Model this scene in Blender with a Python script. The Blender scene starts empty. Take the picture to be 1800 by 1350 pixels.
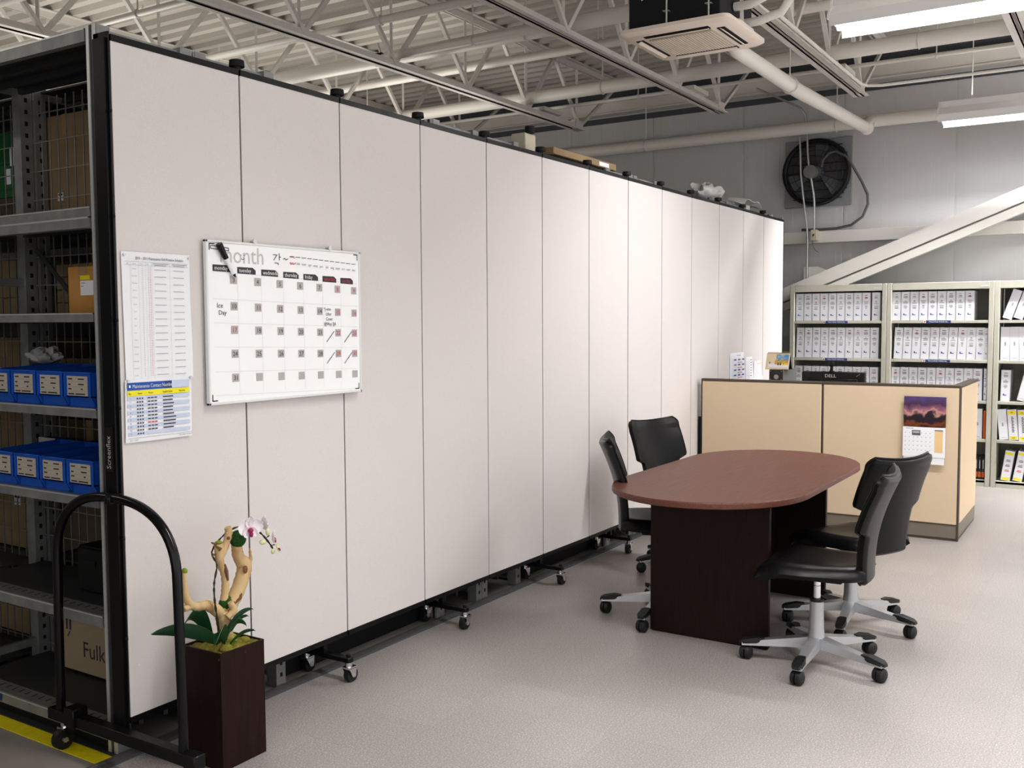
import bpy, bmesh, math, random
from mathutils import Vector, Matrix
random.seed(7)
PI = math.pi
scn = bpy.context.scene
COL = scn.collection
V = Vector

# ------------------------------------------------------------------ materials
MATS = {}
def mat(name, col, rough=.5, metal=0., spec=.5, noise=None, bump=None, emis=None, coat=0.):
    m = bpy.data.materials.new(name); m.use_nodes = True
    nt = m.node_tree; b = nt.nodes['Principled BSDF']
    b.inputs['Base Color'].default_value = (*col, 1)
    b.inputs['Roughness'].default_value = rough
    b.inputs['Metallic'].default_value = metal
    b.inputs['Specular IOR Level'].default_value = spec
    if coat: b.inputs['Coat Weight'].default_value = coat
    if emis:
        b.inputs['Emission Color'].default_value = (*emis[0], 1)
        b.inputs['Emission Strength'].default_value = emis[1]
    if noise or bump:
        tc = nt.nodes.new('ShaderNodeTexCoord')
    if noise:                       # (scale, second colour, contrast lo, hi, stretch xyz)
        sc, c2, lo, hi, st = noise
        mp = nt.nodes.new('ShaderNodeMapping'); mp.inputs['Scale'].default_value = st
        nz = nt.nodes.new('ShaderNodeTexNoise'); nz.inputs['Scale'].default_value = sc; nz.inputs['Detail'].default_value = 4
        rp = nt.nodes.new('ShaderNodeValToRGB')
        rp.color_ramp.elements[0].position = lo; rp.color_ramp.elements[1].position = hi
        rp.color_ramp.elements[0].color = (*col, 1); rp.color_ramp.elements[1].color = (*c2, 1)
        nt.links.new(tc.outputs['Object'], mp.inputs['Vector']); nt.links.new(mp.outputs['Vector'], nz.inputs['Vector'])
        nt.links.new(nz.outputs['Fac'], rp.inputs['Fac']); nt.links.new(rp.outputs['Color'], b.inputs['Base Color'])
    if bump:                        # (scale, strength)
        nb = nt.nodes.new('ShaderNodeTexNoise'); nb.inputs['Scale'].default_value = bump[0]; nb.inputs['Detail'].default_value = 3
        bp = nt.nodes.new('ShaderNodeBump'); bp.inputs['Strength'].default_value = bump[1]; bp.inputs['Distance'].default_value = .002
        nt.links.new(tc.outputs['Object'], nb.inputs['Vector']); nt.links.new(nb.outputs['Fac'], bp.inputs['Height'])
        nt.links.new(bp.outputs['Normal'], b.inputs['Normal'])
    MATS[name] = m
    return m
I1 = (1, 1, 1)
mat('panel_fabric', (.69, .655, .645), .95, spec=.12, noise=(420, (.75, .715, .705), .35, .65, (1, 1, 1)), bump=(600, .2))
mat('black_frame', (.007, .007, .008), .36, spec=.35)
mat('black_gloss', (.006, .006, .007), .2, spec=.4)
mat('black_matte', (.008, .008, .009), .7)
mat('black_rubber', (.014, .014, .015), .5)
mat('leather', (.0055, .0055, .006), .30, spec=.25, bump=(320, .25))
mat('silver_paint', (.52, .53, .55), .33, .65)
mat('chrome', (.75, .75, .77), .12, 1.)
mat('table_top', (.10, .038, .026), .42, spec=.32, noise=(9, (.15, .062, .044), .3, .7, (1., 14, 14)))
mat('table_panel', (.014, .0065, .0055), .55, spec=.25, noise=(12, (.024, .011, .009), .3, .7, (10, 10, .8)))
mat('cubicle_fabric', (.66, .535, .385), .95, spec=.12, noise=(240, (.70, .575, .42), .3, .7, I1), bump=(450, .2))
mat('cubicle_trim', (.09, .07, .055), .45)
mat('cubicle_base', (.22, .19, .155), .5)
mat('putty_steel', (.50, .49, .42), .45, noise=(3, (.55, .54, .47), .4, .6, I1))
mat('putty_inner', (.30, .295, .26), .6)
mat('binder_white', (.74, .75, .80), .35)
mat('binder_spine', (.80, .81, .86), .4)
mat('binder_blue', (.30, .40, .56), .4)
mat('ink', (.06, .06, .07), .7)
mat('ink_soft', (.34, .35, .40), .8)
mat('ink_blue', (.05, .10, .35), .7)
mat('ink_red', (.62, .06, .05), .7)
mat('label_blue', (.02, .055, .24), .5)
mat('label_red', (.55, .05, .05), .5)
mat('label_yellow', (.85, .72, .03), .5)
mat('orange_book', (.55, .12, .03), .5)
mat('white_text', (.85, .85, .85), .5)
mat('grey_text', (.58, .57, .58), .7)
mat('paper', (.86, .875, .91), .8)
mat('paper_stripe', (.60, .67, .84), .8)
mat('paper_yellow', (.88, .80, .04), .8)
mat('paper_blue', (.03, .11, .42), .8)
mat('whiteboard', (.92, .935, .95), .2)
mat('board_frame', (.78, .80, .80), .5)
mat('date_grey', (.48, .46, .46), .7)
mat('grid_line', (.62, .66, .70), .7)
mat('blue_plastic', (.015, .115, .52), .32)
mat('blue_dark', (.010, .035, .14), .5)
mat('bin_card', (.52, .47, .39), .7)
mat('galv', (.27, .275, .275), .42, .4, noise=(14, (.34, .35, .35), .35, .65, I1))
mat('galv_bright', (.66, .68, .68), .34, .55)
mat('galv_dark', (.075, .077, .080), .5, .4)
mat('wire', (.34, .33, .31), .4, .5)
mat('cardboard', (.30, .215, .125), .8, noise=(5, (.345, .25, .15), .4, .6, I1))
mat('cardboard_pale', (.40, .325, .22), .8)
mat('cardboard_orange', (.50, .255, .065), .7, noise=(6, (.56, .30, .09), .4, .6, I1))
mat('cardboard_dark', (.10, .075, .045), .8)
mat('tape_clear', (.42, .27, .13), .3)
mat('green_box', (.012, .13, .035), .6)
mat('ceiling_paint', (.62, .59, .545), .6)
mat('deck_paint', (.50, .475, .44), .65)
mat('steel_white', (.66, .635, .60), .5)
mat('wall_panel', (.53, .53, .54), .6)
mat('beam_white', (.74, .73, .70), .5)
mat('pipe_white', (.70, .68, .64), .45)
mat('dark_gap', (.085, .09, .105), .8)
mat('conduit', (.45, .46, .47), .3, .8)
mat('cable_grey', (.10, .10, .10), .5)
mat('fan_black', (.012, .012, .014), .45)
mat('fan_shutter', (.075, .075, .083), .6)  # dark grey of the shutter disc behind the blades
mat('fan_plate', (.30, .31, .33), .5, .3)
mat('fan_blade', (.12, .122, .135), .5)
mat('ac_panel', (.78, .70, .62), .45)
mat('ac_grille', (.50, .45, .375), .6)
mat('ac_case', (.008, .010, .016), .55, noise=(60, (.03, .04, .06), .72, .8, I1))
mat('fixture_white', (.74, .74, .74), .4)
mat('tube_glow', (1, 1, 1), .4, emis=((.93, .96, 1.), 3.))
mat('box_ivory', (.62, .59, .46), .5)
mat('yellow_tape', (.85, .74, .01), .5, noise=(30, (.78, .66, .01), .45, .7, I1))
mat('planter', (.017, .0065, .0055), .5, spec=.22, noise=(8, (.026, .010, .009), .35, .65, (8, 8, .6)))
mat('driftwood', (.60, .44, .24), .75, noise=(16, (.38, .22, .10), .52, .72, (1, 1, .5)), bump=(60, .5))
mat('bark', (.20, .10, .05), .85)
mat('moss', (.16, .17, .02), .95, noise=(70, (.30, .22, .05), .4, .65, I1), bump=(160, 1.))
mat('moss_dark', (.015, .060, .010), .95, noise=(160, (.03, .11, .02), .4, .6, I1), bump=(260, 1.))
mat('moss_lime', (.22, .30, .03), .95, bump=(160, 1.))
mat('leaf', (.012, .060, .022), .35, noise=(9, (.02, .085, .035), .4, .6, (1, 6, 1)))
mat('stem', (.03, .035, .015), .5)
mat('petal', (.86, .80, .84), .6)
mat('petal_green', (.70, .74, .45), .6)
mat('orchid_lip', (.33, .02, .12), .5)
mat('screw', (.6, .6, .6), .3, .8)
mat('bag_plastic', (.70, .70, .70), .25, spec=.7)
mat('desk_grey', (.30, .29, .27), .5)
mat('pc_black', (.03, .03, .032), .4)
mat('pc_grey', (.19, .19, .185), .5)
mat('pc_silver', (.42, .42, .40), .35, .4)
mat('monitor_black', (.010, .010, .011), .35)
mat('cal_cream', (.72, .60, .42), .7)
mat('cal_blue', (.10, .28, .50), .7, noise=(40, (.35, .45, .55), .4, .6, I1))
mat('cal_brown', (.35, .20, .09), .7, noise=(70, (.60, .45, .12), .4, .6, I1))
mat('cal_snow', (.75, .76, .80), .7)
mat('photo_sand', (.80, .58, .30), .7)

def floor_mat():
    m = bpy.data.materials.new('vinyl_tile'); m.use_nodes = True; nt = m.node_tree; b = nt.nodes['Principled BSDF']
    N = nt.nodes.new; L = nt.links.new
    geo = N('ShaderNodeNewGeometry')
    n1 = N('ShaderNodeTexNoise'); n1.inputs['Scale'].default_value = 170; n1.inputs['Detail'].default_value = 5
    r1 = N('ShaderNodeValToRGB')
    for e, p, c in zip(r1.color_ramp.elements, (.38, .58), ((.285, .265, .255, 1), (.385, .358, .345, 1))): e.position = p; e.color = c
    e = r1.color_ramp.elements.new(.70); e.color = (.56, .53, .51, 1)
    n2 = N('ShaderNodeTexNoise'); n2.inputs['Scale'].default_value = 1.1
    mx = N('ShaderNodeMix'); mx.data_type = 'RGBA'; mx.blend_type = 'MULTIPLY'; mx.inputs['Factor'].default_value = .5
    r2 = N('ShaderNodeValToRGB'); r2.color_ramp.elements[0].position = .3; r2.color_ramp.elements[1].position = .7
    r2.color_ramp.elements[0].color = (.80, .80, .80, 1)
    br = N('ShaderNodeTexBrick'); br.offset = 0; br.inputs['Scale'].default_value = 1
    br.inputs['Color1'].default_value = (1, 1, 1, 1); br.inputs['Color2'].default_value = (.95, .95, .95, 1); br.inputs['Mortar'].default_value = (.86, .86, .86, 1)
    br.inputs['Brick Width'].default_value = .305; br.inputs['Row Height'].default_value = .305; br.inputs['Mortar Size'].default_value = .0012
    mx2 = N('ShaderNodeMix'); mx2.data_type = 'RGBA'; mx2.blend_type = 'MULTIPLY'; mx2.inputs['Factor'].default_value = 1
    for n in (n1, n2, br): L(geo.outputs['Position'], n.inputs['Vector'])
    L(n1.outputs['Fac'], r1.inputs['Fac']); L(n2.outputs['Fac'], r2.inputs['Fac'])
    L(r1.outputs['Color'], mx.inputs['A']); L(r2.outputs['Color'], mx.inputs['B'])
    L(mx.outputs['Result'], mx2.inputs['A']); L(br.outputs['Color'], mx2.inputs['B']); L(mx2.outputs['Result'], b.inputs['Base Color'])
    b.inputs['Roughness'].default_value = .36; b.inputs['Specular IOR Level'].default_value = .35
    MATS['vinyl_tile'] = m
floor_mat()
mat('concrete', (.29, .27, .245), .6, noise=(3, (.33, .31, .285), .35, .65, I1), bump=(40, .15))

def sunset_mat():   # landscape photograph printed on the wall calendar
    m = bpy.data.materials.new('sunset_print'); m.use_nodes = True; nt = m.node_tree; b = nt.nodes['Principled BSDF']
    N = nt.nodes.new; L = nt.links.new
    tc = N('ShaderNodeTexCoord'); sp = N('ShaderNodeSeparateXYZ'); L(tc.outputs['Object'], sp.inputs[0])
    nz = N('ShaderNodeTexNoise'); nz.inputs['Scale'].default_value = 14; nz.inputs['Detail'].default_value = 6
    L(tc.outputs['Object'], nz.inputs['Vector'])
    ad = N('ShaderNodeMath'); ad.operation = 'MULTIPLY_ADD'; L(nz.outputs['Fac'], ad.inputs[0]); ad.inputs[1].default_value = .16; L(sp.outputs['Z'], ad.inputs[2])
    mr = N('ShaderNodeMapRange'); mr.inputs['From Min'].default_value = .33; mr.inputs['From Max'].default_value = .55; L(ad.outputs[0], mr.inputs['Value'])
    rp = N('ShaderNodeValToRGB'); cr = rp.color_ramp
    cr.elements[0].position = 0; cr.elements[0].color = (.012, .008, .010, 1)
    cr.elements[1].position = 1; cr.elements[1].color = (.10, .07, .20, 1)
    for p, c in ((.16, (.20, .06, .02)), (.24, (.03, .015, .02)), (.42, (.025, .015, .03)), (.52, (.55, .30, .25)), (.60, (.30, .13, .20)), (.78, (.08, .035, .085))):
        e = cr.elements.new(p); e.color = (*c, 1)
    L(mr.outputs['Result'], rp.inputs['Fac']); L(rp.outputs['Color'], b.inputs['Base Color'])
    b.inputs['Roughness'].default_value = .35
    MATS['sunset_print'] = m
sunset_mat()

# ------------------------------------------------------------------ mesh helpers
_T = {}
def text_geo(s):
    if s not in _T:
        c = bpy.data.curves.new('lettering', 'FONT'); c.body = s; c.size = 1; c.resolution_u = 2
        o = bpy.data.objects.new('lettering', c); COL.objects.link(o)
        dg = bpy.context.evaluated_depsgraph_get(); me = bpy.data.meshes.new_from_object(o.evaluated_get(dg))
        vs = [(v.co.x, v.co.y) for v in me.vertices]; fs = [tuple(p.vertices) for p in me.polygons]
        bpy.data.objects.remove(o); bpy.data.curves.remove(c); bpy.data.meshes.remove(me)
        _T[s] = (vs, fs)
    return _T[s]

class Fr:           # a drawing frame on a surface: origin, right, up; normal points out to the viewer
    def __init__(s, o, r, u): s.o = V(o); s.r = V(r).normalized(); s.u = V(u).normalized(); s.n = s.r.cross(s.u)
    def p(s, a, b, off=0.): return s.o + s.r * a + s.u * b + s.n * off

class MB:
    def __init__(s, m=None): s.bm = bmesh.new(); s.ms = []; s.i = 0; s.sm = False; s.m(m) if m else None
    def m(s, n):
        if n not in s.ms: s.ms.append(n)
        s.i = s.ms.index(n); return s
    def _f(s, vs, smooth=None):
        try: f = s.bm.faces.new(vs)
        except ValueError: return None
        f.material_index = s.i; f.smooth = s.sm if smooth is None else smooth
        return f
    def pts(s, ps): return [s.bm.verts.new(p) for p in ps]
    def quad(s, *ps): s._f(s.pts(ps)); return s
    def box(s, x0, x1, y0, y1, z0, z1, bev=0., M=None, seg=1):
        x0, x1 = min(x0, x1), max(x0, x1); y0, y1 = min(y0, y1), max(y0, y1); z0, z1 = min(z0, z1), max(z0, z1)
        v = s.pts([(x, y, z) for x in (x0, x1) for y in (y0, y1) for z in (z0, z1)])
        fs = [s._f([v[k] for k in q], bev > 0) for q in ((0, 1, 3, 2), (4, 6, 7, 5), (0, 4, 5, 1), (2, 3, 7, 6), (0, 2, 6, 4), (1, 5, 7, 3))]
        allv = v
        if bev > 0:
            es = list({e for f in fs for e in f.edges})
            r = bmesh.ops.bevel(s.bm, geom=es, offset=bev, segments=seg, profile=.5, affect='EDGES', material=-1)
            allv = list({q for f in r['faces'] for q in f.verts} | {q for q in v if q.is_valid})
            for f in r['faces']: f.material_index = s.i; f.smooth = True
        if M is not None: bmesh.ops.transform(s.bm, matrix=M, verts=allv)
        return s
    def prism(s, poly, axis, a, b, smooth=False):    # closed 2D outline extruded along axis 0/1/2 (outline uses the other two axes in order)
        def P(q, t):
            c = list(q); c.insert(axis, t); return c
        A = s.pts([P(q, a) for q in poly]); B = s.pts([P(q, b) for q in poly]); n = len(poly)
        s._f(A[::-1], False); s._f(B, False)
        for k in range(n): s._f([A[k], A[(k+1) % n], B[(k+1) % n], B[k]], smooth)
        return s
    def hull(s, top, bot):                     # two matching loops joined into a closed solid
        A = s.pts(bot); B = s.pts(top); n = len(top)
        s._f(A[::-1]); s._f(B)
        for k in range(n): s._f([A[k], A[(k+1) % n], B[(k+1) % n], B[k]])
        return s
    def tube(s, path, r, n=8, closed=False, flat=1.):
        path = [V(p) for p in path]; m = len(path)
        rr = r if isinstance(r, (list, tuple)) else [r] * m
        rings = []; ref = None
        for k, p in enumerate(path):
            if closed: d = path[(k+1) % m] - path[k-1]
            else: d = path[min(k+1, m-1)] - path[max(k-1, 0)]
            d.normalize()
            if ref is None: ref = V((0, 0, 1)) if abs(d.z) < .9 else V((1, 0, 0))
            u = ref - d * ref.dot(d)
            if u.length < 1e-5: u = d.orthogonal()
            u.normalize(); w = d.cross(u); ref = u
            rings.append(s.pts([p + (u * math.cos(t) * flat + w * math.sin(t)) * rr[k] for t in [2*PI*j/n for j in range(n)]]))
        for k in range(m if closed else m - 1):
            A, B = rings[k], rings[(k+1) % m]
            for j in range(n): s._f([A[j], A[(j+1) % n], B[(j+1) % n], B[j]], True)
        if not closed:
            s._f(rings[0][::-1], False); s._f(rings[-1], False)
        return s
    def cyl(s, a, b, r, r2=None, n=14): return s.tube([a, b], [r, r if r2 is None else r2], n)
    def bar(s, a, b, w, h, up=(0, 0, 1)):      # rectangular bar from a to b
        a, b = V(a), V(b); d = (b - a).normalized(); u = V(up); u = u - d * u.dot(d)
        if u.length < 1e-4: u = d.orthogonal()
        u.normalize(); x = d.cross(u)
        q = [x * i * w / 2 + u * j * h / 2 for i, j in ((-1, -1), (1, -1), (1, 1), (-1, 1))]
        return s.hull([b + k for k in q], [a + k for k in q])
    def ball(s, c, r, sc=(1, 1, 1), seg=12, rings=8, M=None):
        c = V(c); rows = []
        T = lambda p: c + ((M @ V(p)) if M is not None else V(p))
        top = s.bm.verts.new(T((0, 0, r*sc[2]))); bot = s.bm.verts.new(T((0, 0, -r*sc[2])))
        for i in range(1, rings):
            a = PI * i / rings
            rows.append(s.pts([T((r*sc[0]*math.sin(a)*math.cos(2*PI*j/seg), r*sc[1]*math.sin(a)*math.sin(2*PI*j/seg), r*sc[2]*math.cos(a))) for j in range(seg)]))
        for j in range(seg):
            k = (j+1) % seg
            s._f([top, rows[0][j], rows[0][k]], True); s._f([bot, rows[-1][k], rows[-1][j]], True)
            for i in range(len(rows)-1): s._f([rows[i][j], rows[i+1][j], rows[i+1][k], rows[i][k]], True)
        return s
    def grid(s, fn, nu, nv, thick=None, smooth=True):   # surface fn(u, v) in 0..1; thick: vector fn or float along the normal -> closed solid
        P = [[V(fn(i/nu, j/nv)) for j in range(nv+1)] for i in range(nu+1)]
        A = [[s.bm.verts.new(p) for p in row] for row in P]
        for i in range(nu):
            for j in range(nv): s._f([A[i][j], A[i+1][j], A[i+1][j+1], A[i][j+1]], smooth)
        if thick is not None:
            B = [[None]*(nv+1) for _ in range(nu+1)]
            for i in range(nu+1):
                for j in range(nv+1):
                    du = P[min(i+1, nu)][j] - P[max(i-1, 0)][j]; dv = P[i][min(j+1, nv)] - P[i][max(j-1, 0)]
                    n = du.cross(dv)
                    n = n.normalized() if n.length > 1e-12 else V((0, 0, 1))
                    t = thick(i/nu, j/nv) if callable(thick) else thick
                    B[i][j] = s.bm.verts.new(P[i][j] - n * t)
            for i in range(nu):
                for j in range(nv): s._f([B[i][j], B[i][j+1], B[i+1][j+1], B[i+1][j]], smooth)
            for i in range(nu):
                s._f([A[i][0], B[i][0], B[i+1][0], A[i+1][0]], smooth); s._f([A[i+1][nv], B[i+1][nv], B[i][nv], A[i][nv]], smooth)
            for j in range(nv):
                s._f([A[0][j+1], B[0][j+1], B[0][j], A[0][j]], smooth); s._f([A[nu][j], B[nu][j], B[nu][j+1], A[nu][j+1]], smooth)
        return s
    # flat marks on a frame
    def rect(s, f, a0, a1, b0, b1, off=.0006): return s.quad(f.p(a0, b0, off), f.p(a1, b0, off), f.p(a1, b1, off), f.p(a0, b1, off))
    def line(s, f, pts, w, off=.0008):
        for (a, b), (c, d) in zip(pts, pts[1:]):
            l = math.hypot(c-a, d-b) or 1e-6; nx, ny = -(d-b)/l*w/2, (c-a)/l*w/2
            s.quad(f.p(a+nx, b+ny, off), f.p(a-nx, b-ny, off), f.p(c-nx, d-ny, off), f.p(c+nx, d+ny, off))
        return s
    def text(s, f, a, b, size, st, align='l', off=.001, sx=1., rot=0.):
        vs, fs = text_geo(st)
        if not vs: return s
        w = max(x for x, y in vs) * size * sx
        sh = {'l': 0, 'c': -w/2, 'r': -w}[align]; c, n = math.cos(rot), math.sin(rot)
        q = [s.bm.verts.new(f.p(a + c*(x*size*sx+sh) - n*y*size, b + n*(x*size*sx+sh) + c*y*size, off)) for x, y in vs]
        for fc in fs: s._f([q[k] for k in fc], False)
        return s
    def mesh(s, name):
        me = bpy.data.meshes.new(name)
        if not s.noflip: bmesh.ops.recalc_face_normals(s.bm, faces=s.bm.faces[:])
        s.bm.to_mesh(me); s.bm.free()
        for n in s.ms: me.materials.append(MATS[n])
        me.set_sharp_from_angle(angle=math.radians(38))
        return me
    noflip = False
    def build(s, name, parent=None, loc=(0, 0, 0), rot=(0, 0, 0)):
        o = bpy.data.objects.new(name, s.mesh(name)); COL.objects.link(o)
        o.location = loc; o.rotation_euler = rot
        if parent: o.parent = parent
        return o

def tag(o, label, cat, group=None, kind=None):
    o['label'] = label; o['category'] = cat
    if group: o['group'] = group
    if kind: o['kind'] = kind
    return o
def thing(name, label, cat, loc=(0, 0, 0), rz=0., group=None):
    o = bpy.data.objects.new(name, None); COL.objects.link(o); o.location = loc; o.rotation_euler = (0, 0, rz); o.empty_display_size = .1
    return tag(o, label, cat, group)
def struct(o, label=None):
    o['kind'] = 'structure'
    if label: o['label'] = label
    return o
def dup(root, loc=None, rz=None, label=None):
    c = root.copy(); COL.objects.link(c)
    if loc is not None: c.location = loc
    if rz is not None: c.rotation_euler = (0, 0, rz)
    if label: c['label'] = label
    for ch in [o for o in KIDS.get(root.name, [])]:
        a = ch.copy(); COL.objects.link(a); a.parent = c
        for g in KIDS.get(ch.name, []):
            b = g.copy(); COL.objects.link(b); b.parent = a
    return c
KIDS = {}
def index_kids(root):
    KIDS[root.name] = [o for o in bpy.data.objects if o.parent == root]
    for k in KIDS[root.name]: KIDS[k.name] = [o for o in bpy.data.objects if o.parent == k]

ORD = ['first', 'second', 'third', 'fourth', 'fifth', 'sixth', 'seventh', 'eighth', 'ninth', 'tenth', 'eleventh', 'twelfth', 'thirteenth']

# ------------------------------------------------------------------ room shell
WX = 8.45; DECK = 4.30
b = MB('vinyl_tile'); b.box(-6, WX, -7.5, .15, -.12, 0); struct(b.build('floor'), 'speckled grey vinyl tile floor')
b = MB('concrete'); b.box(-6, WX, .15, 9, -.12, -.002); struct(b.build('floor_storage'), 'bare concrete floor of the storage side')
b = MB('wall_panel')
b.box(WX, WX+.1, -7.5, 9, 0, DECK+.2)
for k in range(-7, 9):                         # panel joints and shallow ribs of the insulated wall panels
    y = k*1.06+.3
    b.m('wall_panel').box(WX-.006, WX, y-.52, y+.52, 0, DECK)
    for j in range(7): b.box(WX-.008, WX-.006, y-.46+j*.15, y-.42+j*.15, 0, DECK)
struct(b.build('wall_back'), 'pale grey ribbed metal panel wall')
b = MB('wall_panel'); b.box(-6, WX, 9, 9.1, 0, DECK+.2); struct(b.build('wall_left'))
b = MB('wall_panel'); b.box(-6.1, -6, .4, 9, 0, DECK+.2); struct(b.build('wall_front_blocker'))  # unseen wall added to keep ambient light out of the rack aisle
# corrugated roof deck, ribs running along Y
b = MB('deck_paint'); b.noflip = True
prof = []; x = -6.
while x < WX:
    prof += [(x, 0), (x+.075, 0), (x+.10, .065), (x+.165, .065)]; x += .19
prof.append((WX, 0))
lo = [b.bm.verts.new((px, -7.5, DECK+pz)) for px, pz in prof]; hi = [b.bm.verts.new((px, 9, DECK+pz)) for px, pz in prof]
for k in range(len(prof)-1): b._f([lo[k], hi[k], hi[k+1], lo[k+1]])
struct(b.build('ceiling'), 'corrugated painted roof deck')
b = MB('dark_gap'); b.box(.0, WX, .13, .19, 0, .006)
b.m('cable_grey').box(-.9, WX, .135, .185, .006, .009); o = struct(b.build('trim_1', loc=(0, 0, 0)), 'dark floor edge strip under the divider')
b = MB('yellow_tape'); b.box(.045, .118, .19, 5, -.002, .0008); struct(b.build('trim_2'), 'yellow tape line on the concrete floor')
b = MB('steel_white'); b.box(WX-.13, WX, -7.5, 9, 3.93, 4.05); b.box(WX-.16, WX, -7.5, 9, 4.05, 4.062); b.box(WX-.16, WX, -7.5, 9, 3.918, 3.93)
struct(b.build('trim_3'), 'white eave beam along the top of the back wall')
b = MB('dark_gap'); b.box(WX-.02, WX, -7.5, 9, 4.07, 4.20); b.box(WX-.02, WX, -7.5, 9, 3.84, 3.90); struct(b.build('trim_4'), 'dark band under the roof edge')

b = MB('steel_white'); b.box(8.18, 8.20, -3.02, -2.84, 0, DECK).box(8.43, 8.444, -3.02, -2.84, 0, DECK).box(8.20, 8.43, -2.936, -2.924, 0, DECK); struct(b.build('trim_5'), 'white steel column carrying the diagonal brace')
# ------------------------------------------------------------------ roof joists
JY = [-3.5, -2.05, -.6, .75, 2.35, 3.9, 5.4, 6.9]
JL = ['nearest the right edge of the photo', 'over the strip lights on the right', 'passing just right of the ceiling air conditioner', 'passing left of the ceiling air conditioner',
      'running above the middle of the fabric divider', 'over the near end of the fabric divider', 'above the storage racks on the left', 'farthest into the storage side']
JE = 7.55; ZB = 3.60
def joist(y, lab):
    t = thing('roof_joist', 'white open-web steel roof joist ' + lab, 'roof joist', (-5.5, y, ZB), 0, 'steel roof joists')
    L = WX+5.5; e = JE+5.5
    b = MB('steel_white')
    for s in (-1, 1):
        b.box(0, e, s*.014, s*.068, 0, .008); b.box(0, e, s*.014, s*.022, 0, .062)
    b.build('bottom_chord', t)
    b = MB('steel_white'); h = DECK-ZB
    for s in (-1, 1):
        b.box(0, L, s*.014, s*.070, h-.010, h-.002); b.box(0, L, s*.014, s*.022, h-.065, h-.002)
    b.build('top_chord', t)
    x = e - .05; k = 0; up = h-.05
    b = MB('steel_white'); b.bar((e-.05, 0, .03), (L-.02, 0, up), .03, .03); b.build('web_member', t)
    while x > 2.:
        if k % 2 == 0:
            b = MB('steel_white'); b.bar((x, -.012, .03), (x-.52, -.012, up), .032, .034); b.build('web_member', t)
            b = MB('steel_white'); b.bar((x-.04, .0, .03), (x-.04, .0, up), .022, .022); b.build('web_member', t)
        else:
            b = MB('steel_white'); b.bar((x, .012, up), (x-.52, .012, .03), .032, .034); b.build('web_member', t)
        x -= .52; k += 1
    b = MB('steel_white'); b.box(e-.9, e-.55, -.075, .075, .062, .10); b.build('splice_plate', t)
    b = MB('steel_white'); b.box(e-.16, e, -.03, .03, .0, .10); b.build('end_plate', t)
    return t
for y, l in zip(JY, JL): joist(y, l)

# ------------------------------------------------------------------ pipes along Y up in the joists
def pipe_y(name, x, y0, y1, z, r, label, m='pipe_white', n=12, hang=(), dz=0., cat='pipe', group=None):
    t = thing(name, label, cat, (x, y0, z), 0, group)
    b = MB(m); b.cyl((0, 0, 0), (0, y1-y0, dz), r, n=n); b.build('pipe_run', t)
    for h in hang:
        f = (h-y0)/(y1-y0)
        b = MB('steel_white'); b.tube([(math.cos(a)*(r+.006), h-y0, math.sin(a)*(r+.006)+dz*f) for a in [2*PI*k/12 for k in range(12)]], .005, 5, closed=True)
        b.cyl((0, h-y0, r+dz*f), (0, h-y0, DECK-z+.01), .006, n=6); b.build('pipe_hanger', t)
    return t
def rise(zc): return zc
pipe_y('ceiling_pipe', 2.65, -4, 8.9, 3.76, .022, 'thin white pipe crossing the roof joists above the near end of the divider', hang=(3.3, 1.5))
pipe_y('ceiling_pipe', 3.68, -4, 8.9, 3.74, .030, 'white pipe crossing the joists above the second divider panel', hang=(1.9, 4.6))
vp = pipe_y('ceiling_pipe', 4.42, .95, 2.52, 3.72, .032, 'short white pipe with a black valve at its left end', hang=(1.6,))
b = MB('black_matte'); b.cyl((0, 1.56, 0), (0, 1.65, 0), .045, n=12); b.cyl((0, 1.6, .04), (0, 1.6, -.06), .03, n=10); vb = b.build('valve', vp)
b = MB('chrome'); b.bar((0, 1.58, .04), (.05, 1.65, .14), .012, .02); b.build('valve_lever', vb)
pipe_y('ceiling_duct', 4.88, -7, 8.9, 3.86, .062, 'broad white duct pipe crossing the joists behind the second one', n=16, hang=(1.4, 5))
pipe_y('ceiling_pipe', 5.75, -7, 8.9, 3.93, .040, 'slim white pipe next to the broad duct on its far side', hang=(1.2, -2.7))
pipe_y('ceiling_pipe', 6.42, -7, 8.9, 3.74, .062, 'thick white pipe hung behind the ceiling air conditioner', n=16, hang=(1.5, -1.3, 4.4))
pipe_y('ceiling_pipe', 7.2, -7, 8.9, 3.80, .018, 'thin white conduit pipe farthest back among the ceiling pipes', hang=(1.5, -1.3))
pipe_y('ceiling_duct', 1.72, .9, 8.9, 3.72, .12, 'big white round duct at the top left corner of the photo', n=20, hang=(4.5,))
pipe_y('wall_pipe', 8.25, -6, 8.9, 3.50, .062, 'thick white pipe running along the back wall above the fan', n=18, hang=(1.9, -.2), dz=0)
# drain duct from the air conditioner to the wall pipe
t = thing('drain_pipe', 'white sloping pipe from the air conditioner down to the wall pipe', 'pipe', (4.15, -.5, 3.42))
b = MB('pipe_white'); b.tube([(0, 0, .02), (.3, -.02, -.085), (1.6, -.04, -.10), (3.75, -.05, -.035), (4.04, -.03, .07)], [.045, .052, .056, .056, .056], 16); b.build('pipe_run', t)
b = MB('pipe_white'); b.cyl((3.86, -.05, -.03), (4.10, .0, .075), .063, n=16); b.build('pipe_elbow', t)
b = MB('steel_white'); b.tube([(1.4, -.04+math.cos(a)*.062, -.10+math.sin(a)*.062) for a in [2*PI*k/12 for k in range(12)]], .005, 5, closed=True)
b.cyl((1.4, -.04, -.04), (1.4, -.04, .89), .005, n=6); b.build('pipe_hanger', t)
t = thing('ceiling_conduit', 'thin white conduit bending along the joist right of the air conditioner', 'conduit', (4.6, -.74, 3.575))
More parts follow.
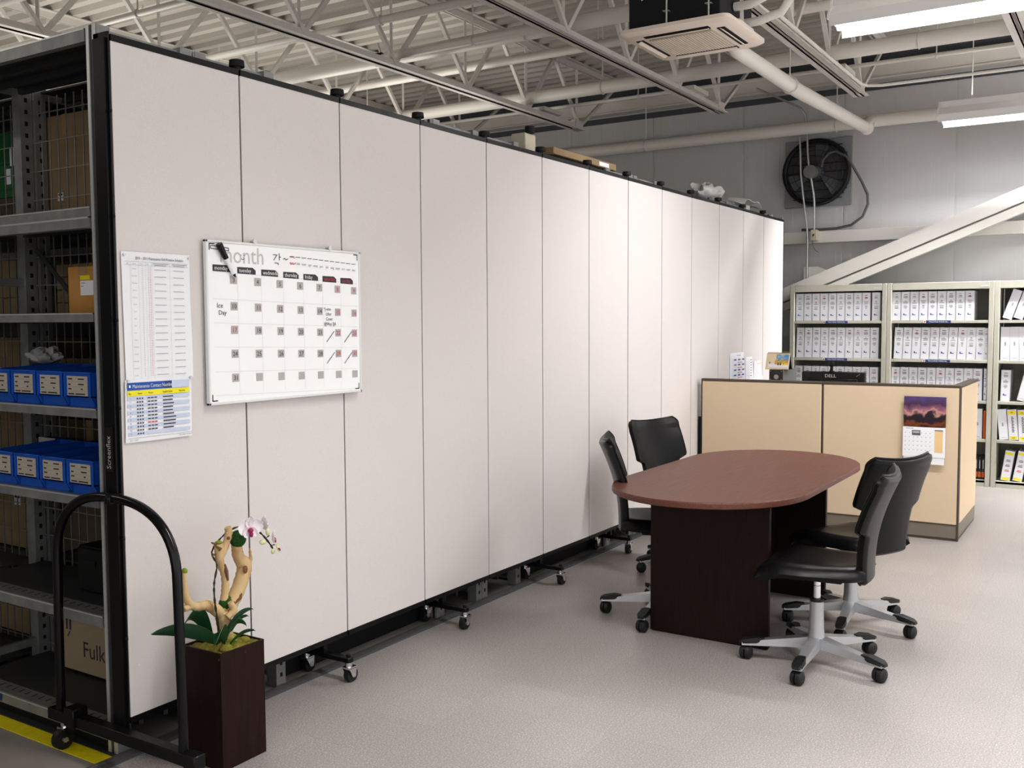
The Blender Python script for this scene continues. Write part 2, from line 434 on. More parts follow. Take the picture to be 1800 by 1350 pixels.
b = MB('pipe_white'); b.tube([(0, 0, 0), (1.6, 0, 0), (2.32, 0, 0), (2.42, -.03, 0), (2.48, -.14, 0), (2.55, -5, 0)], .014, 8); b.build('conduit_run', t)

# ------------------------------------------------------------------ strip lights
def uplamp(x, y, L, e=34, c=(1., .96, .92)):        # upward fill added above the fixtures to brighten the roof deck
    l = bpy.data.lights.new('strip_or_fill_lamp', 'AREA'); l.shape = 'RECTANGLE'; l.size = .2; l.size_y = L-.1; l.energy = e; l.color = c
    o = bpy.data.objects.new('strip_or_fill_lamp', l); COL.objects.link(o); o.location = (x, y-L/2, 3.50); o.rotation_euler = (PI, 0, 0)
def strip_light(x, y, L, label, k=1., ZL=3.325, LS=.13, up=24):
    t = thing('strip_light', label, 'strip light', (x, y, 3.42), 0, 'fluorescent strip lights')
    b = MB('fixture_white'); b.box(-.055, .055, -L, 0, -.03, .04, .004); b.build('housing', t)
    b = MB('fixture_white')
    for s in (-1, 1):
        b.hull([(s*.05, 0, -.01), (s*.155, 0, -.09), (s*.155, -L, -.09), (s*.05, -L, -.01)], [(s*.05, 0, -.018), (s*.150, 0, -.098), (s*.150, -L, -.098), (s*.05, -L, -.018)])
        b.hull([(s*.150, 0, -.09), (s*.155, 0, -.09), (s*.155, -L, -.09), (s*.150, -L, -.09)], [(s*.150, 0, -.155), (s*.155, 0, -.155), (s*.155, -L, -.155), (s*.150, -L, -.155)])
    b.build('reflector', t)
    b = MB('fixture_white'); b.prism([(-.055, .04), (.055, .04), (.155, -.09), (.155, -.11), (-.155, -.11), (-.155, -.09)], 1, 0, .012); b.build('end_plate', t)
    for s in (-1, 1):
        b = MB('tube_glow'); b.cyl((s*.072, -.03, -.138), (s*.072, -L+.02, -.138), .030, n=12); b.build('lamp_tube', t)
    for yy in (-.25, -L+.3):
        b = MB('steel_white'); b.cyl((0, yy, .04), (0, yy, DECK-3.42), .005, n=6); b.build('hanger_rod', t)
    l = bpy.data.lights.new('strip_or_fill_lamp', 'AREA'); l.shape = 'RECTANGLE'; l.size = .28; l.size_y = L-.1; l.energy = LP*k; l.color = (1., .985, .975)
    l.size = LS; o = bpy.data.objects.new('strip_or_fill_lamp', l); COL.objects.link(o); o.location = (x, y-L/2, ZL)
    uplamp(x, y, L, up); return t
LP = 112
strip_light(4.15, -1.24, 2.44, 'fluorescent strip light at the top edge of the photo')
strip_light(7.55, -1.29, 2.44, 'fluorescent strip light nearer the back wall, below the other one', 1.25, 3.375, .07, 8)
for x, y, k in ((.75, -1.24, .42), (-2.65, -1.24, .2), (4.15, -4.0, .7), (.75, -4.0, 1.), (7.55, -4.05, 1.3), (-2.65, -4.0, .7), (4.15, -6.7, 1.), (.75, -6.7, 1.), (7.55, -6.7, 1.)):
    l = bpy.data.lights.new('strip_or_fill_lamp', 'AREA'); l.shape = 'RECTANGLE'; l.size = .28; l.size_y = 2.3; l.spread = 2.0; l.energy = LP*k*.8; l.color = (1., .985, .975)
    o = bpy.data.objects.new('strip_or_fill_lamp', l); COL.objects.link(o); o.location = (x, y-1.2, 3.3)
    uplamp(x, y, 2.4, (24 if x < 7 else 8)*max(k, .5))
for x, y in ((2.9, 5.6), (5.4, 4.8), (-1.5, 5.0), (1.5, 7.6), (5.0, 7.8)):          # storage side lamps, with unseen upward fill added to brighten its ceiling
    l = bpy.data.lights.new('storage_fill_lamp', 'AREA'); l.shape = 'RECTANGLE'; l.size = .28; l.size_y = 2.3; l.energy = 12; l.color = (1., .95, .88)
    o = bpy.data.objects.new('storage_fill_lamp', l); COL.objects.link(o); o.location = (x, y-1.2, 3.3)
    l = bpy.data.lights.new('storage_fill_lamp', 'AREA'); l.shape = 'RECTANGLE'; l.size = .6; l.size_y = 2.3; l.energy = 22; l.color = (1., .95, .88)
    o = bpy.data.objects.new('storage_fill_lamp', l); COL.objects.link(o); o.location = (x, y-1.2, 2.70); o.rotation_euler = (PI, 0, 0)

# ------------------------------------------------------------------ ceiling air conditioner
t = thing('air_conditioner', 'ceiling cassette air conditioner with black casing and cream grille', 'air conditioner', (3.965, -.40, 3.30))
b = MB('ac_case'); b.box(-.275, .285, -.285, .31, .035, .292, .004)
b.m('black_matte'); b.box(-.30, .31, -.31, .335, .03, .05, .004)
b.m('screw'); 
for k in range(5): b.ball((-.276, .22-.10*k, .22+.02*(k % 2)), .006, seg=6, rings=4)
b.build('casing', t)
def rr(hx, hy, r, n=5):
    o = []
    for cx, cy, a0 in ((hx-r, hy-r, 0), (-hx+r, hy-r, 90), (-hx+r, -hy+r, 180), (hx-r, -hy+r, 270)):
        o += [(cx+r*math.cos(math.radians(a0+90*k/n)), cy+r*math.sin(math.radians(a0+90*k/n))) for k in range(n+1)]
    return o
b = MB('ac_panel'); A = rr(.352, .362, .05); B2 = rr(.325, .335, .05)
b.hull([(x, y, .032) for x, y in A], [(x, y, .012) for x, y in A]); b.hull([(x, y, .012) for x, y in A], [(x, y, -.006) for x, y in B2]); b.build('face_panel', t)
b = MB('ac_grille'); b.box(-.20, .20, -.205, .205, -.016, -.004, .003)
b.m('ac_panel')
for k in range(22): b.box(-.195, .195, -.2+k*.0186, -.195+k*.0186, -.018, -.016)
b.build('intake_grille', t)
for ax, s in ((0, -1), (0, 1), (1, -1), (1, 1)):
    b = MB('black_matte')
    if ax == 0:
        b.box(s*.25-.025, s*.25+.025, -.21, .21, -.010, -.005); fl = (s*.25-.014, s*.25+.014, -.205, .205)
    else:
        b.box(-.21, .21, s*.265-.025, s*.265+.025, -.010, -.005); fl = (-.205, .205, s*.265-.012, s*.265+.012)
    v = b.build('air_vent', t)
    M = Matrix.Translation((s*.25 if ax == 0 else 0, s*.265 if ax else 0, -.013)) @ Matrix.Rotation(s*(.5 if ax == 0 else -.5), 4, 'Y' if ax == 0 else 'X')
    b = MB('ac_panel')
    if ax == 0: b.box(-.014, .016, -.205, .205, -.002, .002, M=M)
    else: b.box(-.205, .205, -.013, .015, -.002, .002, M=M)
    b.build('louvre', v)
b = MB('screw'); b.box(.21, .222, -.02, .01, -.0075, -.0055); b.build('badge', t)
for k, (x, y) in enumerate(((-.29, .05), (-.29, -.22), (.30, .27))):
    b = MB('galv_bright'); b.cyl((x, y, .05), (x, y, 1.0), .006, n=6); b.bar((x, y-.02, .12), (x, y+.02, .12), .03, .004); b.build('hanger_rod', t)
t = thing('refrigerant_pipes', 'pair of white insulated pipes curving up from the air conditioner', 'pipe', (4.02, -.69, 3.42))
for k, (dx, dz) in enumerate(((-.10, .03), (.06, -.03))):
    b = MB('pipe_white'); b.tube([(dx, 0, dz), (dx, -.10, dz), (dx, -.19-.05*k, dz+.03), (dx, -.24-.06*k, dz+.11), (dx+.02, -.25-.06*k, dz+.3), (dx+.02, -.25-.06*k, .82)], .027, 12)
    b.build('insulated_pipe', t)
b = MB('pipe_white'); b.box(-.15, .12, -.05, .0, -.09, -.055, .004); b.bar((-.05, -.03, -.07), (-.15, -.05, .8), .02, .02); b.build('pipe_bracket', t)

# ------------------------------------------------------------------ back wall fittings
t = thing('wall_fan', 'large black exhaust fan on a grey plate on the back wall', 'fan', (8.43, .026, 3.06))
b = MB('fan_plate'); b.box(-.02, .014, -.342, .342, -.345, .345, .004); b.build('mounting_plate', t)
b = MB('fan_shutter'); b.cyl((-.022, 0, 0), (-.026, 0, 0), .315, n=40)
b.m('black_matte')
for k in range(7): b.box(-.030, -.026, -.30+.05*(abs(k-3) > 2), .30-.05*(abs(k-3) > 2), -.27+k*.09, -.262+k*.09)
b.build('shutter', t)
b = MB('fan_black'); b.tube([(-.075, math.cos(a)*.325, math.sin(a)*.325) for a in [2*PI*k/48 for k in range(48)]], .022, 10, closed=True)
N = 48
for r0, r1, xa, xb in ((.330, .338, -.02, -.13),):
    for k in range(N):
        a, c = 2*PI*k/N, 2*PI*(k+1)/N
        b.hull([(xb, math.cos(q)*r, math.sin(q)*r) for q, r in ((a, r0), (c, r0), (c, r1), (a, r1))], [(xa, math.cos(q)*r, math.sin(q)*r) for q, r in ((a, r0), (c, r0), (c, r1), (a, r1))])
b.build('fan_shroud', t)
for k in range(3):
    a0 = math.radians(100 + 120*k)
    def bl(u, v, a0=a0):
        r = .07+.22*u; w = (.16+.26*u)*(1 if u < .9 else .93); a = a0 + (v-.5)*w*2.6/(1+u*.9)
        return (-.05-.05*(v-.5)*(1-.3*u), math.cos(a)*r, math.sin(a)*r)
    b = MB('fan_blade'); b.grid(bl, 8, 8, .004); b.build('fan_blade', t)
b = MB('fan_blade'); b.cyl((-.035, 0, 0), (-.10, 0, 0), .07, .06, n=20); b.build('fan_hub', t)
b = MB('pc_grey'); b.cyl((-.10, .04, 0), (-.17, .04, 0), .068, n=20); b.build('fan_motor', t)
b = MB('fan_black')
for r in (.10, .16, .22, .28, .318): b.tube([(-.128, math.cos(a)*r, math.sin(a)*r) for a in [2*PI*k/36 for k in range(36)]], .0022, 4, closed=True)
for k in range(16):
    a = 2*PI*k/16; b.cyl((-.128, math.cos(a)*.06, math.sin(a)*.06), (-.128, math.cos(a)*.325, math.sin(a)*.325), .0022, n=4)
b.build('wire_guard', t)
b = MB('fan_black')
for a in (40, 140, 220, 320): b.box(-.06, -.02, math.cos(math.radians(a))*.335-.012, math.cos(math.radians(a))*.335+.012, math.sin(math.radians(a))*.335-.012, math.sin(math.radians(a))*.335+.012)
b.build('mounting_clip', t)
tag(MB('cable_grey').tube([(8.25, -.055, 3.09), (8.24, -.07, 3.16), (8.24, -.13, 3.225), (8.24, -.20, 3.235), (8.245, -.30, 3.18), (8.27, -.36, 3.08), (8.36, -.43, 2.93), (8.37, -.485, 2.80), (8.37, -.49, 2.70),
     (8.37, -.44, 2.58), (8.36, -.33, 2.50), (8.36, -.18, 2.475), (8.36, .0, 2.472), (8.36, .17, 2.478)], .013, 8).build('power_cable'), 'dark grey flexible cable looping from the fan down to the wall beam', 'cable')
tag(MB('conduit').tube([(8.28, .18, 3.42), (8.28, .17, 3.25), (8.28, .163, 3.05), (8.28, .145, 2.9), (8.28, .115, 2.65), (8.28, .09, 2.47), (8.28, .085, 2.36), (8.28, .085, 1.7)], .011, 8).build('wall_conduit'),
    'left one of two metal conduits in front of the wall fan', 'conduit')
tag(MB('conduit').tube([(8.20, .62, 3.96), (8.24, .34, 3.81), (8.27, .17, 3.715), (8.28, .12, 3.64), (8.28, .105, 3.5), (8.28, .097, 3.27), (8.28, .085, 3.15), (8.28, .03, 2.84), (8.28, .02, 2.74), (8.28, .02, 2.46)], .011, 8).build('wall_conduit'),
    'right one of two metal conduits, bent at the top and ending at the switch box', 'conduit')
b = MB('beam_white'); b.box(8.35, WX-.008, -2.83, 1.6, 2.336, 2.456, .004); b.box(8.34, 8.36, -2.83, 1.6, 2.336, 2.348)
tag(b.build('wall_beam'), 'white horizontal steel girt on the back wall', 'beam')
t = thing('switch_box', 'small ivory electrical box at the end of a conduit', 'electrical box', (8.27, .022, 2.355))
b = MB('box_ivory'); b.box(0, .085, -.032, .032, 0, .112, .004); b.build('box_body', t)
b = MB('black_matte'); b.box(-.006, 0, -.006, .006, .05, .066); b.cyl((-.004, .0, .05), (-.008, .008, .042), .003, n=6); b.build('toggle', t)
tag(MB('cable_grey').tube([(8.285, .035, 2.356), (8.28, .03, 2.30), (8.28, .0, 2.25), (8.28, -.03, 2.235)], .003, 5).build('loose_wire'), 'thin loose wire hanging under the ivory box', 'wire')
# diagonal brace
t = thing('diagonal_brace', 'white diagonal steel brace rising to the right above the bookcases', 'brace', (8.23, -.03, 1.93))
d = V((0, -2.03, .812)).normalized(); n = V((0, d.z, -d.y)); n = -n if n.z < 0 else n
L = 3.0; a0 = -.42
def slab(o0, o1, x0, x1, m):
    b = MB(m); P = lambda l, o, x: (x, d.y*l + n.y*o, d.z*l + n.z*o)
    b.hull([P(a0, o1, x0), P(L, o1, x0), P(L, o1, x1), P(a0, o1, x1)], [P(a0, o0, x0), P(L, o0, x0), P(L, o0, x1), P(a0, o0, x1)]); return b
slab(-.055, .075, 0, .015, 'beam_white').build('upper_flange', t)
slab(-.075, -.055, .03, .08, 'putty_inner').build('shadow_strip', t)  # darker strip painted in as the shadow line between the flanges
slab(-.150, -.075, -.01, .07, 'beam_white').build('lower_flange', t)
b = MB('beam_white'); b.prism([(.16, -.06), (-.34, -.06), (-.34, .0), (-.25, .05), (.02, .16), (.16, .16)], 0, .085, .095); b.build('gusset_plate', t)

# ------------------------------------------------------------------ storage racks
def post_bm(b, x, y, h, side):                 # slotted upright; side: +1 when its open face looks to -X
    w = .058; dpt = .052; s = side
    b.m('galv').box(x, x+s*dpt, y, y+w, 0, h)
    b.m('galv_bright').box(x-s*.004, x, y+.004, y+.020, 0, h).box(x-s*.004, x, y+.038, y+.054, 0, h)
    b.m('galv_dark').box(x-s*.0015, x, y+.022, y+.036, 0, h)
    b.m('black_matte')
    k = 0.04
    while k < h-.03:                           # bolt holes on the end face looking to -Y
        b.quad((x+s*.018, y-.0008, k), (x+s*.032, y-.0008, k), (x+s*.032, y-.0008, k+.018), (x+s*.018, y-.0008, k+.018)); k += .05
LEV = [(.045, .085), (.455, .495), (.885, .920), (1.205, 1.238), (1.545, 1.576), (1.872, 1.945), (2.508, 2.552)]
DEP = .40
def rack(name_label, x0, bays, tags=None, flip=1, y0=.192, levels=LEV, mesh=True, brace=True, group='storage racks'):
    t = thing('storage_rack', name_label, 'rack', (x0, y0, 0), 0, group)
    BW = 1.04; f = flip; X = lambda q: q if f > 0 else DEP-q
    for i in range(bays+1):
        for q in (0, 1):
            b = MB('galv'); post_bm(b, 0 if q == 0 else DEP, i*BW, 2.56, 1 if q == 0 else -1); b.build('upright_post', t)
        for z in (.12, .9, 1.7, 2.515):
            b = MB('galv'); b.box(.04, DEP-.04, i*BW+.012, i*BW+.030, z, z+.034); b.build('side_tie', t)
    for i in range(bays):
        ya, yb = i*BW+.06, (i+1)*BW-.002
        for k, (z0, z1) in enumerate(levels):
            b = MB('galv_dark'); b.box(.03, DEP-.01, ya, yb, z1-.012, z1-.004)
            b.m('galv'); b.box(X(-.002), X(.075), ya, yb, z1-.0038, z1-.0008)
            b.m('black_matte')
            if k < 3 and tags:
                for j in range(22):
                    yy = ya+.025+j*.045; b.quad((X(.032), yy, z1-.0004), (X(.060), yy+.004, z1-.0004), (X(.060), yy+.010, z1-.0004), (X(.032), yy+.006, z1-.0004))
            b.m('galv_dark')
            for xx in (.13, .24, .34): b.box(xx, xx+.02, ya, yb, z1-.035, z1-.012)
            sh = b.build('shelf', t)
            b = MB('galv')
            if z1-z0 > .06:
                b.box(X(-.006), X(.02), ya, yb, z0+.04, z1); b.box(X(-.016), X(.02), ya, yb, z0, z0+.036)
                b.m('galv_bright').box(X(-.008), X(-.004), ya, yb, z1-.004, z1+.001).box(X(-.0185), X(-.014), ya, yb, z0+.031, z0+.038)  # glints along the beam edges painted in as brighter strips
            else:
                b.box(X(-.006), X(.02), ya, yb, z0, z1)
                b.m('galv_bright').box(X(-.0075), X(.0), ya, yb, z1-.004, z1+.001)  # edge glint painted in as a brighter strip
            b.build('shelf_edge', sh)
            if tags and i == 0 and k < 6:
                fr = Fr((X(-.0075) if z1-z0 < .06 else -.018, .835-.19+.14, (z0+z1)/2 if z1-z0 < .06 else z0+.018), (0, -1, 0), (0, 0, 1))
                w = MB('label_blue'); w.rect(fr, -.035, .062, -.014, .014, .001)
                w.m('white_text').rect(fr, -.060, -.035, -.014, .014, .001); w.m('label_red').rect(fr, -.056, -.040, -.004, .004, .0015).rect(fr, -.050, -.045, -.011, .011, .0015)
                w.m('white_text').text(fr, .013, -.008, .023, '1-1-4-%d' % (k+1), 'c', .002, .9); w.build('shelf_tag', sh)
        if mesh:
            b = MB('wire'); xm = DEP-.005 if f > 0 else .005
            for j in range(17): yy = ya+.03+j*.058; b.bar((xm, yy, .1), (xm, yy, 2.50), .0045, .0045, (0, 1, 0))
            for j in range(20): zz = .12+j*.122; b.bar((xm, ya, zz), (xm, yb, zz), .004, .004)
            b.build('wire_panel', t)
        if brace and i == 0:
            b = MB('galv_dark'); xm = DEP-.02
            b.bar((xm, yb-.03, 1.86), (xm, ya+.02, 1.10), .004, .022, (0, 1, 0)); b.build('cross_brace', t)
    if f < 0 and not mesh:
        b = MB('galv_dark'); b.box(DEP-.008, DEP-.003, .06, bays*BW, .1, 2.5); b.build('back_panel', t)  # dark sheet added to block the bright storage area behind the boxes
    if tags:
        b = MB('galv_dark'); b.box(-.02, .10, .0, bays*BW, .0, .004); b.m('black_matte').box(.02, .03, .06, bays*BW, .004, .044); b.build('base_plate', t)  # black strip paints the shade in the gap under the lowest shelf
    return t
RACK = [.13, .545, 2.03, 2.435, 3.94, 4.36, 5.85, 6.26, 7.44]
rack('grey steel storage rack with blue bins facing the aisle', RACK[0], 2, tags=True)
rack('grey steel rack full of cardboard boxes behind the wire mesh of the front rack', RACK[1], 2, flip=-1, mesh=False, brace=False)
slim = [LEV[0], LEV[2], LEV[4], LEV[6]]
proto = rack('grey steel rack behind the divider, third rack from the aisle', RACK[2], 1, levels=slim, brace=False); index_kids(proto)
for k, x in enumerate(RACK[3:]):
    dup(proto, (x, .192 if k < 5 else .20, 0), label='grey steel rack behind the divider, ' + ['fourth', 'fifth', 'sixth', 'seventh', 'eighth', 'ninth'][k] + ' rack from the aisle')
for x0, x1, l in ((.99, 2.02, 'near the plant'), (2.86, 3.92, 'in the middle of the divider'), (4.80, 5.83, 'beside the left office chairs')):
    b = MB('black_matte'); b.box(0, x1-x0, 0, .02, 0, .24); b.box(0, x1-x0, .02, .22, .0, .01)
    tag(b.build('kick_board', loc=(x0, .26, .0)), 'black kick board under the divider ' + l, 'board', 'black boards between the racks')

# ------------------------------------------------------------------ boxes and bins on the racks
def carton(name, loc, d, w, h, m, label, group=None, seam=True, cat='box', extra=None):   # box with its front face on -X, origin at front bottom right corner
    t = thing(name, label, cat, loc, 0, group)
    b = MB(m); b.box(0, d, 0, w, 0, h, .003)
    b.build('carton', t)
    if seam:
        b = MB('tape_clear'); b.box(-.0006, 0, w*.5-.02, w*.5+.02, h-.09, h); b.box(0, d, w*.5-.02, w*.5+.02, h, h+.0008); b.build('packing_tape', t)
    if extra: extra(t)
    return t
RX = .60; FX = Fr
def white_card(y0, y1, z0, z1, dark=True):
    def g(t):
        f = Fr((0, 0, 0), (0, -1, 0), (0, 0, 1)); b = MB('paper'); b.rect(f, -y1, -y0, z0, z1, .001)
        if dark: b.m('ink').rect(f, -y1+.005, -y0-.005, z1-.35*(z1-z0), z1-.1*(z1-z0), .0015)
        b.build('shipping_label', t)
    return g
S = [l[1] for l in LEV]
carton('cardboard_box', (.605, .90, S[5]), .27, .42, .50, 'cardboard', 'tall brown cardboard box behind the mesh under the rack top', extra=white_card(.235, .275, .13, .165))
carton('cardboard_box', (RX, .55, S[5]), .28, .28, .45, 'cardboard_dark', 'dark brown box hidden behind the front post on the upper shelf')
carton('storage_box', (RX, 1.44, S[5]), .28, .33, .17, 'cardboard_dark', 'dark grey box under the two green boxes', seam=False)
carton('green_box', (RX, 1.46, S[5]+.171), .25, .28, .15, 'green_box', 'lower green box with a white card, in the far rack bay', seam=False, extra=white_card(.06, .11, .06, .13, False), group='green boxes')
carton('green_box', (RX, 1.44, S[5]+.322), .25, .28, .14, 'green_box', 'upper green box with a white card, in the far rack bay', seam=False, extra=white_card(.035, .085, -.01, .07, False), group='green boxes')
POSW = ['lowest', 'second from the bottom', 'third from the bottom', 'topmost']
for k in range(4):
    carton('flat_carton', (RX, .72, S[4]+k*.056), .28, .48, .055, 'cardboard', 'flat brown carton, %s in the stack beside the orange box' % POSW[k], 'flat cartons behind the mesh')
carton('cardboard_box', (RX+.02, .62, S[4]+.225), .22, .36, .09, 'cardboard_dark', 'dark carton on top of the stack of flat cartons')
for k in range(3):
    carton('flat_carton', (RX, 1.40, S[4]+k*.086), .28, .42, .085, 'cardboard_pale', 'pale carton, %s in the stack at the left edge of the photo' % POSW[k], 'pale cartons in the far bay')
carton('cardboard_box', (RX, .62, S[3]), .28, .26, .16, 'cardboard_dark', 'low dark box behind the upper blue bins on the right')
carton('cardboard_box', (RX, .92, S[3]), .28, .34, .15, 'cardboard', 'low brown box behind the upper blue bins on the left')
carton('cardboard_box', (RX, 1.40, S[3]), .28, .45, .24, 'cardboard', 'brown box beyond the rack post above the upper bins')
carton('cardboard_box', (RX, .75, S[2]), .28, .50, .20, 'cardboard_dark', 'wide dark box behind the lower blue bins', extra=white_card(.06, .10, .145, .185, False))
carton('cardboard_box', (RX, 1.42, S[2]), .28, .40, .22, 'cardboard', 'brown box beyond the rack post above the lower bins')
carton('cardboard_box', (RX, .66, S[1]), .28, .16, .24, 'cardboard_pale', 'small pale box behind the mesh beside the arch tube', extra=white_card(.02, .06, .12, .16))
carton('cardboard_box', (RX, 1.30, S[1]), .28, .18, .28, 'cardboard_pale', 'pale narrow box with a printed mark next to the rack post', extra=white_card(.05, .09, .18, .22))
carton('cardboard_box', (RX, 1.49, S[1]), .28, .30, .34, 'cardboard', 'larger brown box at the left edge of the shelf under the bins', extra=white_card(.05, .10, .20, .25))
carton('cardboard_box', (RX, 1.34, S[0]), .28, .14, .26, 'cardboard_dark', 'narrow dark box on the bottom shelf beside the rack post')
carton('cardboard_box', (RX, 1.50, S[0]), .28, .32, .29, 'cardboard', 'brown box on the bottom shelf at the left edge of the photo')
def fulk(t):
    f = Fr((0, 0, 0), (0, -1, 0), (0, 0, 1)); b = MB('ink'); b.text(f, -.265, .070, .095, 'Fulk', 'l', .001, .95)
    b.rect(f, -.375, -.362, .17, .215, .001).rect(f, -.352, -.339, .17, .215, .001).line(f, [(-.365, .14), (-.347, .165)], .006, .001); b.build('printing', t)
carton('cardboard_box', (.42, .56, S[0]+.004), .10, .405, .245, 'cardboard_pale', 'pale cardboard box lettered Fulk on the bottom shelf', extra=fulk, seam=False)
b = MB('black_matte'); b.box(0, .18, 0, .16, 0, .17, .005); b.box(.005, .175, .005, .155, .17, .178, .003); b.box(-.004, 0, .04, .12, .10, .125)
tag(b.build('storage_box', loc=(.30, .50, S[1])), 'black plastic box on the shelf behind the arch tube', 'box')
# open orange carton
t = thing('cardboard_box', 'open orange-brown carton with a white address label on the third shelf', 'box', (.28, .44, S[4]))
b = MB('cardboard_orange'); b.box(0, .004, 0, .19, 0, .178); b.box(.17, .174, 0, .19, 0, .178); b.box(0, .174, 0, .004, 0, .178); b.box(0, .174, .186, .19, 0, .178); b.box(0, .174, 0, .19, 0, .004); b.build('carton', t)
b = MB('cardboard_dark'); b.hull([(.172, .16, .178), (.172, .02, .178), (.205, .04, .245), (.205, .12, .245)], [(.176, .16, .176), (.176, .02, .176), (.209, .04, .243), (.209, .12, .243)]); b.build('top_flap', t)
f = Fr((0, 0, 0), (0, -1, 0), (0, 0, 1)); b = MB('paper'); b.rect(f, -.11, -.03, .07, .125, .001); b.m('label_yellow').rect(f, -.11, -.05, .128, .145, .001)
b.m('ink_soft').rect(f, -.105, -.08, .115, .118, .0015).rect(f, -.105, -.09, .103, .106, .0015); b.build('shipping_label', t)
b = MB('tape_clear'); b.rect(f, -.12, -.07, .145, .177, .001); b.build('packing_tape', t)
# blue bins
def make_bin(label, loc):
    t = thing('parts_bin', label, 'bin', loc, 0, 'blue parts bins')
    W = .158; D = .30; H = .128
    b = MB('blue_plastic')
    b.box(.018, D, .006, W-.006, 0, .004)
    b.box(.016, .020, .008, W-.008, 0, .040)                       # recessed lower front
    b.box(0, .020, 0, W, .036, .041, .0)
    b.box(0, .004, 0, W, .036, H, .001)                            # label panel
    b.box(-.006, .012, -.002, W+.002, H-.006, H, .002)             # rolled lip
    b.box(-.003, .0, 0, .010, .036, H).box(-.003, 0, W-.010, W, .036, H)
    for y in (0, W-.004): b.prism([(.0, .036), (.018, .0), (D, .0), (D, H+.01), (.0, H-.002)], 1, y, y+.004)
    b.box(D-.004, D, 0, W, 0, H+.01)
    b.build('tray', t)
    f = Fr((0, W, .036), (0, -1, 0), (0, 0, 1)); q = MB('bin_card'); q.rect(f, .018, W-.018, .006, .077, .001)
    q.m('ink_soft')
    for z in (.022, .038, .056): q.rect(f, .020, W-.020, z, z+.0012, .0015)
    q.m('ink')
    for z, a, c in ((.064, .025, .050), (.064, .085, .120), (.044, .025, .040), (.045, .085, .118), (.028, .025, .045), (.028, .100, .112), (.010, .025, .060), (.010, .068, .125)): q.rect(f, a, c, z, z+.005, .0016)
    q.build('label_card', t); return t
pos = ['beside the rack post', 'second from the post', 'third from the post', 'at the left photo edge']
bin0 = None
for row, z in (('upper', S[3]), ('lower', S[2])):
    for k in range(5):
        lab = 'blue parts bin in the %s bin row, %s' % (row, pos[k]) if k < 4 else None
        if k == 4: continue
        loc = (.14, .305-.005+k*.168, z)
        if bin0 is None: bin0 = make_bin(lab, loc); index_kids(bin0)
        else: dup(bin0, loc, label=lab)
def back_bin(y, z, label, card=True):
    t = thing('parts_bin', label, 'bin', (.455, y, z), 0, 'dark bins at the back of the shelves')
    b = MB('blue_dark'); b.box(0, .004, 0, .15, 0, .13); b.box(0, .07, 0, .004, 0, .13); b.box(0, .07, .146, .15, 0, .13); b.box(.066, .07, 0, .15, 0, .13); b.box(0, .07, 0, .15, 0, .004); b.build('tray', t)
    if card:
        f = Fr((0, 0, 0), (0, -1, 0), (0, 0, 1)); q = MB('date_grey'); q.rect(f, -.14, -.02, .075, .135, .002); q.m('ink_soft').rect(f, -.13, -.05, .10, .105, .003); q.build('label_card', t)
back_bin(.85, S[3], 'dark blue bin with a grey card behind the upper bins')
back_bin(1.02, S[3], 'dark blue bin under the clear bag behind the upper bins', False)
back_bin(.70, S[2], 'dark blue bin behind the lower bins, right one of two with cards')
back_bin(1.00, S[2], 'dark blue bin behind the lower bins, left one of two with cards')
def crumple(name, loc, sx, sy, sz, m, label, cat, seed=1):
    rnd = random.Random(seed); b = MB(m)
    ph = [rnd.uniform(0, 6) for _ in range(8)]
    def fn(u, v):
        a = 2*PI*u; e = PI*v; k = 1+.22*math.sin(5*a+ph[0])*math.sin(3*e+ph[1])+.15*math.sin(9*a+ph[2]+4*e)
        return (sx*math.cos(a)*math.sin(e)*k, sy*math.sin(a)*math.sin(e)*k, max(0, sz*(1-math.cos(e))*.5*k))
    b.grid(fn, 24, 14); o = b.build(name, loc=loc); return tag(o, label, cat)
crumple('plastic_bag', (.40, .985, S[3]+.135), .05, .085, .06, 'date_grey', 'clear plastic bag lying on the bins behind the upper row', 'bag', 3)
crumple('plastic_bag', (6.10, .34, 2.562), .24, .12, .13, 'bag_plastic', 'bulky clear plastic bag on top of a rack near the far end', 'bag', 5)
b = MB('bag_plastic'); b.grid(lambda u, v: (.50*u, .16*v, .03+.07*abs(math.sin(3*u+v))+.02*math.sin(9*u)), 14, 6, .006); b.box(.2, .3, .05, .12, 0, .05)
tag(b.build('plastic_wrap', loc=(6.78, .24, 2.562)), 'folded sheet of white plastic wrap on the farthest rack top', 'plastic wrap')
b = MB('cardboard'); b.box(0, .85, 0, .35, 0, .045, .004); b.m('paper').box(.60, .74, -.0006, 0, .008, .034); tag(b.build('flat_carton', loc=(3.25, .20, 2.556)), 'long flat cardboard box lying on a rack top above the divider', 'box')
b = MB('box_ivory'); b.box(0, .12, 0, .1, 0, .10, .005); b.m('black_matte').cyl((.05, 0, .1), (.05, 0, .14), .03, n=10); tag(b.build('emergency_light', loc=(3.02, .26, 2.556)), 'small ivory box lamp standing on a rack top', 'lamp')

